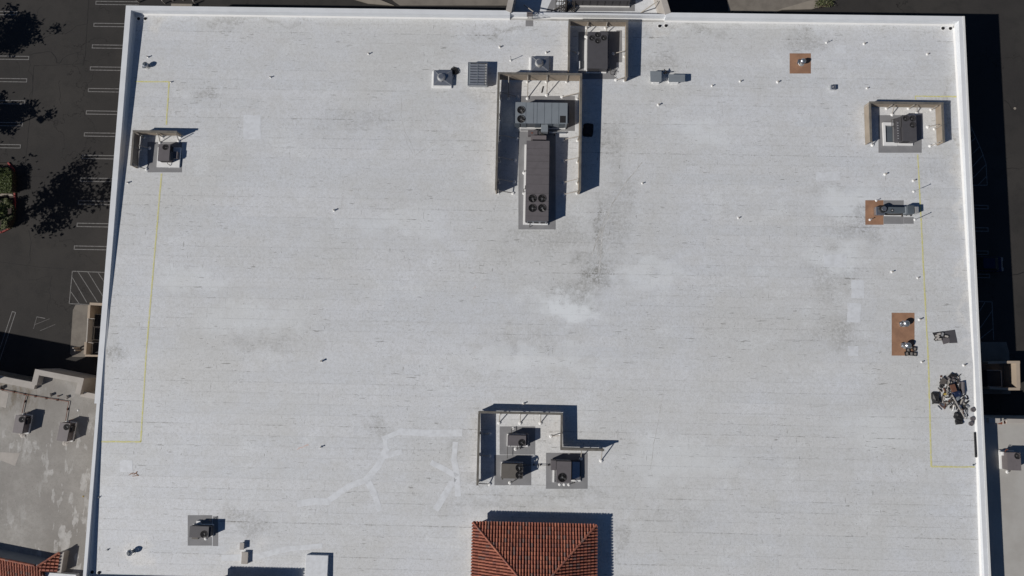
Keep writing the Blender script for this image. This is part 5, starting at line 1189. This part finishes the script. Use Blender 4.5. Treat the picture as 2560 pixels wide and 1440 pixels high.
# parked car in the deep shade east of the building
def car(label, c, rz):
    t = thing('parked_car', label, 'car', c, rz); L, Wd = 4.5, 1.8
    MT['carblue'] = worn('dark_blue_paint', (0.010, 0.014, 0.045), None, 1, .2, .25, .2)
    m = MB(); prof = [(-2.25, .35), (-2.25, .75), (-2.1, .90), (-1.2, .98), (1.9, .95), (2.2, .8), (2.25, .35)]
    n = len(prof); m.add([(x, -Wd/2, z) for x, z in prof] + [(x, Wd/2, z) for x, z in prof], [tuple(range(n)), tuple(range(n, 2*n))[::-1]] + [(i, (i+1)%n, n+(i+1)%n, n+i) for i in range(n)]); bevel(part('body', m, MT['carblue'], t, local=True), .06, 2)
    m = MB(); m.add([(-1.3, -.82, .95), (1.6, -.82, .93), (.9, -.66, 1.42), (-.6, -.66, 1.42), (-1.3, .82, .95), (1.6, .82, .93), (.9, .66, 1.42), (-.6, .66, 1.42)], [(0,1,2,3),(4,7,6,5),(0,3,7,4),(1,5,6,2),(3,2,6,7)]); part('window', m, MT['drain'], t, local=True)
    m = MB(); m.box(-.55, -.62, 1.421, .85, .62, 1.45); part('roof', m, MT['carblue'], t, local=True)
    for x in (-1.4, 1.4):
        for y in (-.8, .8): m = MB(); m.cyl(0, 0, -.1, .1, .32, .32, 16, Matrix.Translation((x, y, .32)) @ Matrix.Rotation(math.pi/2, 4, 'X')); part('wheel', m, MT['black'], t, local=True)
    for y in (-.6, .6): m = MB(); m.box(2.2, y - .2, .6, 2.27, y + .2, .75); part('headlight', m, MT['galv_light'], t, local=True)
car('dark blue car parked nose out in the deep shade east of the building', P(2450, 662, 0), 0.0)

# ---------------- posts and boxes at the top edge
for x, y, lb in ((433, 2, 'westernmost of the three posts right at the top edge'), (459, 1, 'middle of the three posts right at the top edge'), (484, 3, 'easternmost of the three posts right at the top edge'), (413, 9, 'low pale post just west of the loading plate'), (490, 10, 'low pale post just east of the loading plate'), (348, 6, 'short pale post at the top edge, nearest the north-west corner')):
    t = thing('bollard', lb, 'bollard', P(x, y, 0), 0, 'posts north of the building'); m = MB(); m.cyl(0, 0, 0, .8, .08, .08, 10); part('post', m, MT['steel'], t, local=True); m = MB(); m.cyl(0, 0, .8, .84, .08, .04, 10); part('cap', m, MT['nbcap'], t, local=True)
m = MB(); a = P(428, 9, .5); b = P(480, 15, .5); m.box(a.x, b.y - .6, 0, b.x, a.y, .5); single('loading_plate', m, MT['kerb'], 'pale low block behind the north parapet near the north-west corner', 'loading block', (a.x, a.y, 0))

# ---------------- planting island with hedges, trees, lamp
m = MB()
isl = [(-60, 405), (22, 408), (35, 424), (38, 465), (38, 490), (38, 520), (35, 550), (24, 572), (6, 581), (-60, 584)]
q = [tuple(P(*p, 0)[:2]) for p in isl]; m.prism(q, 0, .13); structure('planting_island', m, MT['soil'])
m = MB(); n = len(q)
for a, b in zip(q[1:-1], q[2:]):
    a = Vector((*a, 0)); b = Vector((*b, 0)); d = (b - a).normalized(); nn = Vector((-d.y, d.x, 0)) * .09
    m.prism([tuple((a + nn - d*.05)[:2]), tuple((b + nn + d*.05)[:2]), tuple((b - nn + d*.05)[:2]), tuple((a - nn - d*.05)[:2])], 0, .16)
structure('kerb', m, MT['redkerb'])
m = MB(); m.prism([tuple(P(*p, .14)[:2]) for p in ((-60, 482), (30, 485), (34, 490), (-60, 490))], .0, .17); structure('kerb', m, MT['kerb'])
def leafmass(name, label, cat, pts, h, mat, n, lf, dome=False, group=None):
    """hedge: leaves over a filled volume, with a core"""
    q = [P(*p, h) for p in pts]; cx = sum(p.x for p in q)/len(q); cy = sum(p.y for p in q)/len(q)
    t = thing(name, label, cat, (cx, cy, .13), 0, group)
    xs = [p.x for p in q]; ys = [p.y for p in q]; pl = [(p.x, p.y) for p in q]
    def inside(x, y):
        c = False; k = len(pl)
        for i in range(k):
            (a, b), (d, e) = pl[i], pl[(i+1) % k]
            if (b > y) != (e > y) and x < (d - a) * (y - b) / (e - b) + a: c = not c
        return c
    m = MB(); cr = [((x - cx)*.9 + cx, (y - cy)*.9 + cy) for x, y in pl]; m.prism(cr, .13, h * (.8 if not dome else .6)); part('twig_core', m, MT['soil'], t)
    m = MB(); k = 0
    while k < n:
        x = random.uniform(min(xs) - .1, max(xs) + .1); y = random.uniform(min(ys) - .1, max(ys) + .1)
        if not inside(x, y): continue
        top = h * (1 if not dome else .75 + .3 * math.sin(x*2.3) * math.cos(y*1.9)); z = top * random.uniform(.82, 1.03) if random.random() < .8 else random.uniform(.2, top)
        M = Matrix.Translation((x, y, z)) @ Matrix.Rotation(random.uniform(0, 6.3), 4, 'Z') @ Matrix.Rotation(random.uniform(-.9, .9), 4, 'X'); s = lf * random.uniform(.6, 1.3); g = random.random()**1.5
        m.add([M @ Vector(v) for v in ((-s, 0, 0), (0, -s*.45, 0), (s, 0, 0), (0, s*.45, 0))], [(0,1,2,3)], (g, g, g)); k += 1
    part('foliage', m, MT[mat], t, kind='stuff'); return t
leafmass('hedge', 'clipped green hedge at the left edge, north part of the red-kerbed island', 'hedge', [(-60, 417), (22, 419), (28, 430), (27, 480), (-60, 484)], 1.25, 'leaf', 7000, .09)
leafmass('shrub_bed', 'loose leafy shrub at the left edge, south part of the red-kerbed island', 'shrub', [(-60, 495), (15, 495), (23, 512), (23, 545), (12, 569), (-60, 575)], 1.4, 'leaf2', 5000, .13, True)
def tree(label, bx, by, H, r, seed, n=2600, squash=.75):
    rnd = random.Random(seed); t = thing('tree', label, 'tree', (bx, by, 0), 0, 'parking-lot trees past the left edge')
    m = MB(); m.tube((0, 0, 0), (.1, 0, H*.5), .18, 9, .12); cl = []
    for k in range(9):
        a = k * 2.4 + rnd.random(); e = Vector((r*.7*math.cos(a)*rnd.uniform(.4, 1), r*.7*math.sin(a)*rnd.uniform(.4, 1), H*rnd.uniform(.62, .98))); m.tube((.1, 0, H*rnd.uniform(.35, .5)), e, .08, 6, .02); cl.append(e)
    part('trunk', m, MT['bark'], t, local=True); m = MB()
    for k in range(34): cl.append(Vector((rnd.gauss(0, r*.5), rnd.gauss(0, r*.42), H*.78 + rnd.gauss(0, r*.36*squash))))
    for k in range(n):
        c = rnd.choice(cl); d = Vector((rnd.gauss(0, 1), rnd.gauss(0, 1), rnd.gauss(0, .8))) * r * .125; p = c + d
        M = Matrix.Translation(p) @ Matrix.Rotation(rnd.uniform(0, 6.3), 4, 'Z') @ Matrix.Rotation(rnd.uniform(-1.2, 1.2), 4, 'X'); s = rnd.uniform(.14, .30); g = rnd.random()
        m.add([M @ Vector(v) for v in ((-s, 0, 0), (0, -s*.5, 0), (s, 0, 0), (0, s*.5, 0))], [(0,1,2,3)], (g, g, g))
    part('crown', m, MT['leaf'], t, local=True, kind='stuff')
def under(px, py, h): g = P(px, py, 0); return g.x - SUN.x*h, g.y - SUN.y*h
for lb, px, py, hc, r, s, n in (('northern', 38, 85, 5.6, 3.0, 4, 2500), ('middle', 15, 292, 5.4, 2.6, 9, 2200), ('southern', 160, 488, 6.6, 4.3, 21, 3100)):
    x, y = under(px, py, hc); tree('%s leafy tree just outside the left edge, casting its shadow on the parking lot' % lb, x, y, hc / .78, r, s, n)
x, y = under(92, 290, 9.0)
t = thing('lamp_post', 'twin-headed lamp post just outside the left edge, its shadow on the parking lot', 'street lamp', (x, y, 0))
m = MB(); m.cyl(0, 0, 0, .6, .3, .3, 16); part('footing', m, MT['concrete'], t, local=True); m = MB(); m.tube((0, 0, .6), (0, 0, 9.0), .11, 10, .08); part('pole', m, MT['darksteel'], t, local=True)
m = MB(); m.tube((-.35, .3, 9), (.35, -.3, 9), .06); part('cross_arm', m, MT['darksteel'], t, local=True)
for s in (-1, 1): m = MB(); M = Matrix.Translation((s*.55, -s*.45, 9)) @ Matrix.Rotation(-.7, 4, 'Z'); m.box(-.42, -.32, -.1, .42, .32, .1, M); part('lamp_head', m, MT['black'], t, local=True)
# scrub by the north-east apron
m = MB()
t = thing('low_shrub', 'scraggy low shrub on the kerb at the top edge, right of centre', 'shrub', P(2060, 12, .16))
for k in range(260):
    p = P(2040 + random.random()*38, 16 - random.random()*16, .16); p = p + Vector((random.uniform(-.3, .3), random.uniform(-.3, .3), random.uniform(0, .35))) 
    M = Matrix.Translation(p) @ Matrix.Rotation(random.uniform(0, 6.3), 4, 'Z') @ Matrix.Rotation(random.uniform(-.9, .9), 4, 'X'); s = .14; g = random.random(); m.add([M @ Vector(v) for v in ((-s, 0, 0), (0, -s*.4, 0), (s, 0, 0), (0, s*.4, 0))], [(0,1,2,3)], (g, g, g))
part('foliage', m, MT['leaf2'], t, kind='stuff')
m = MB(); a = P(2044, 20, .2); 
for k in range(5): m.tube(a, a + Vector((random.uniform(.2, 1.8), random.uniform(0, .8), .3)), .03, 5)
part('stem', m, MT['bark'], t)
print('objects', len(bpy.data.objects), 'tris', sum(len(o.data.polygons) for o in bpy.data.objects if o.type == 'MESH'))
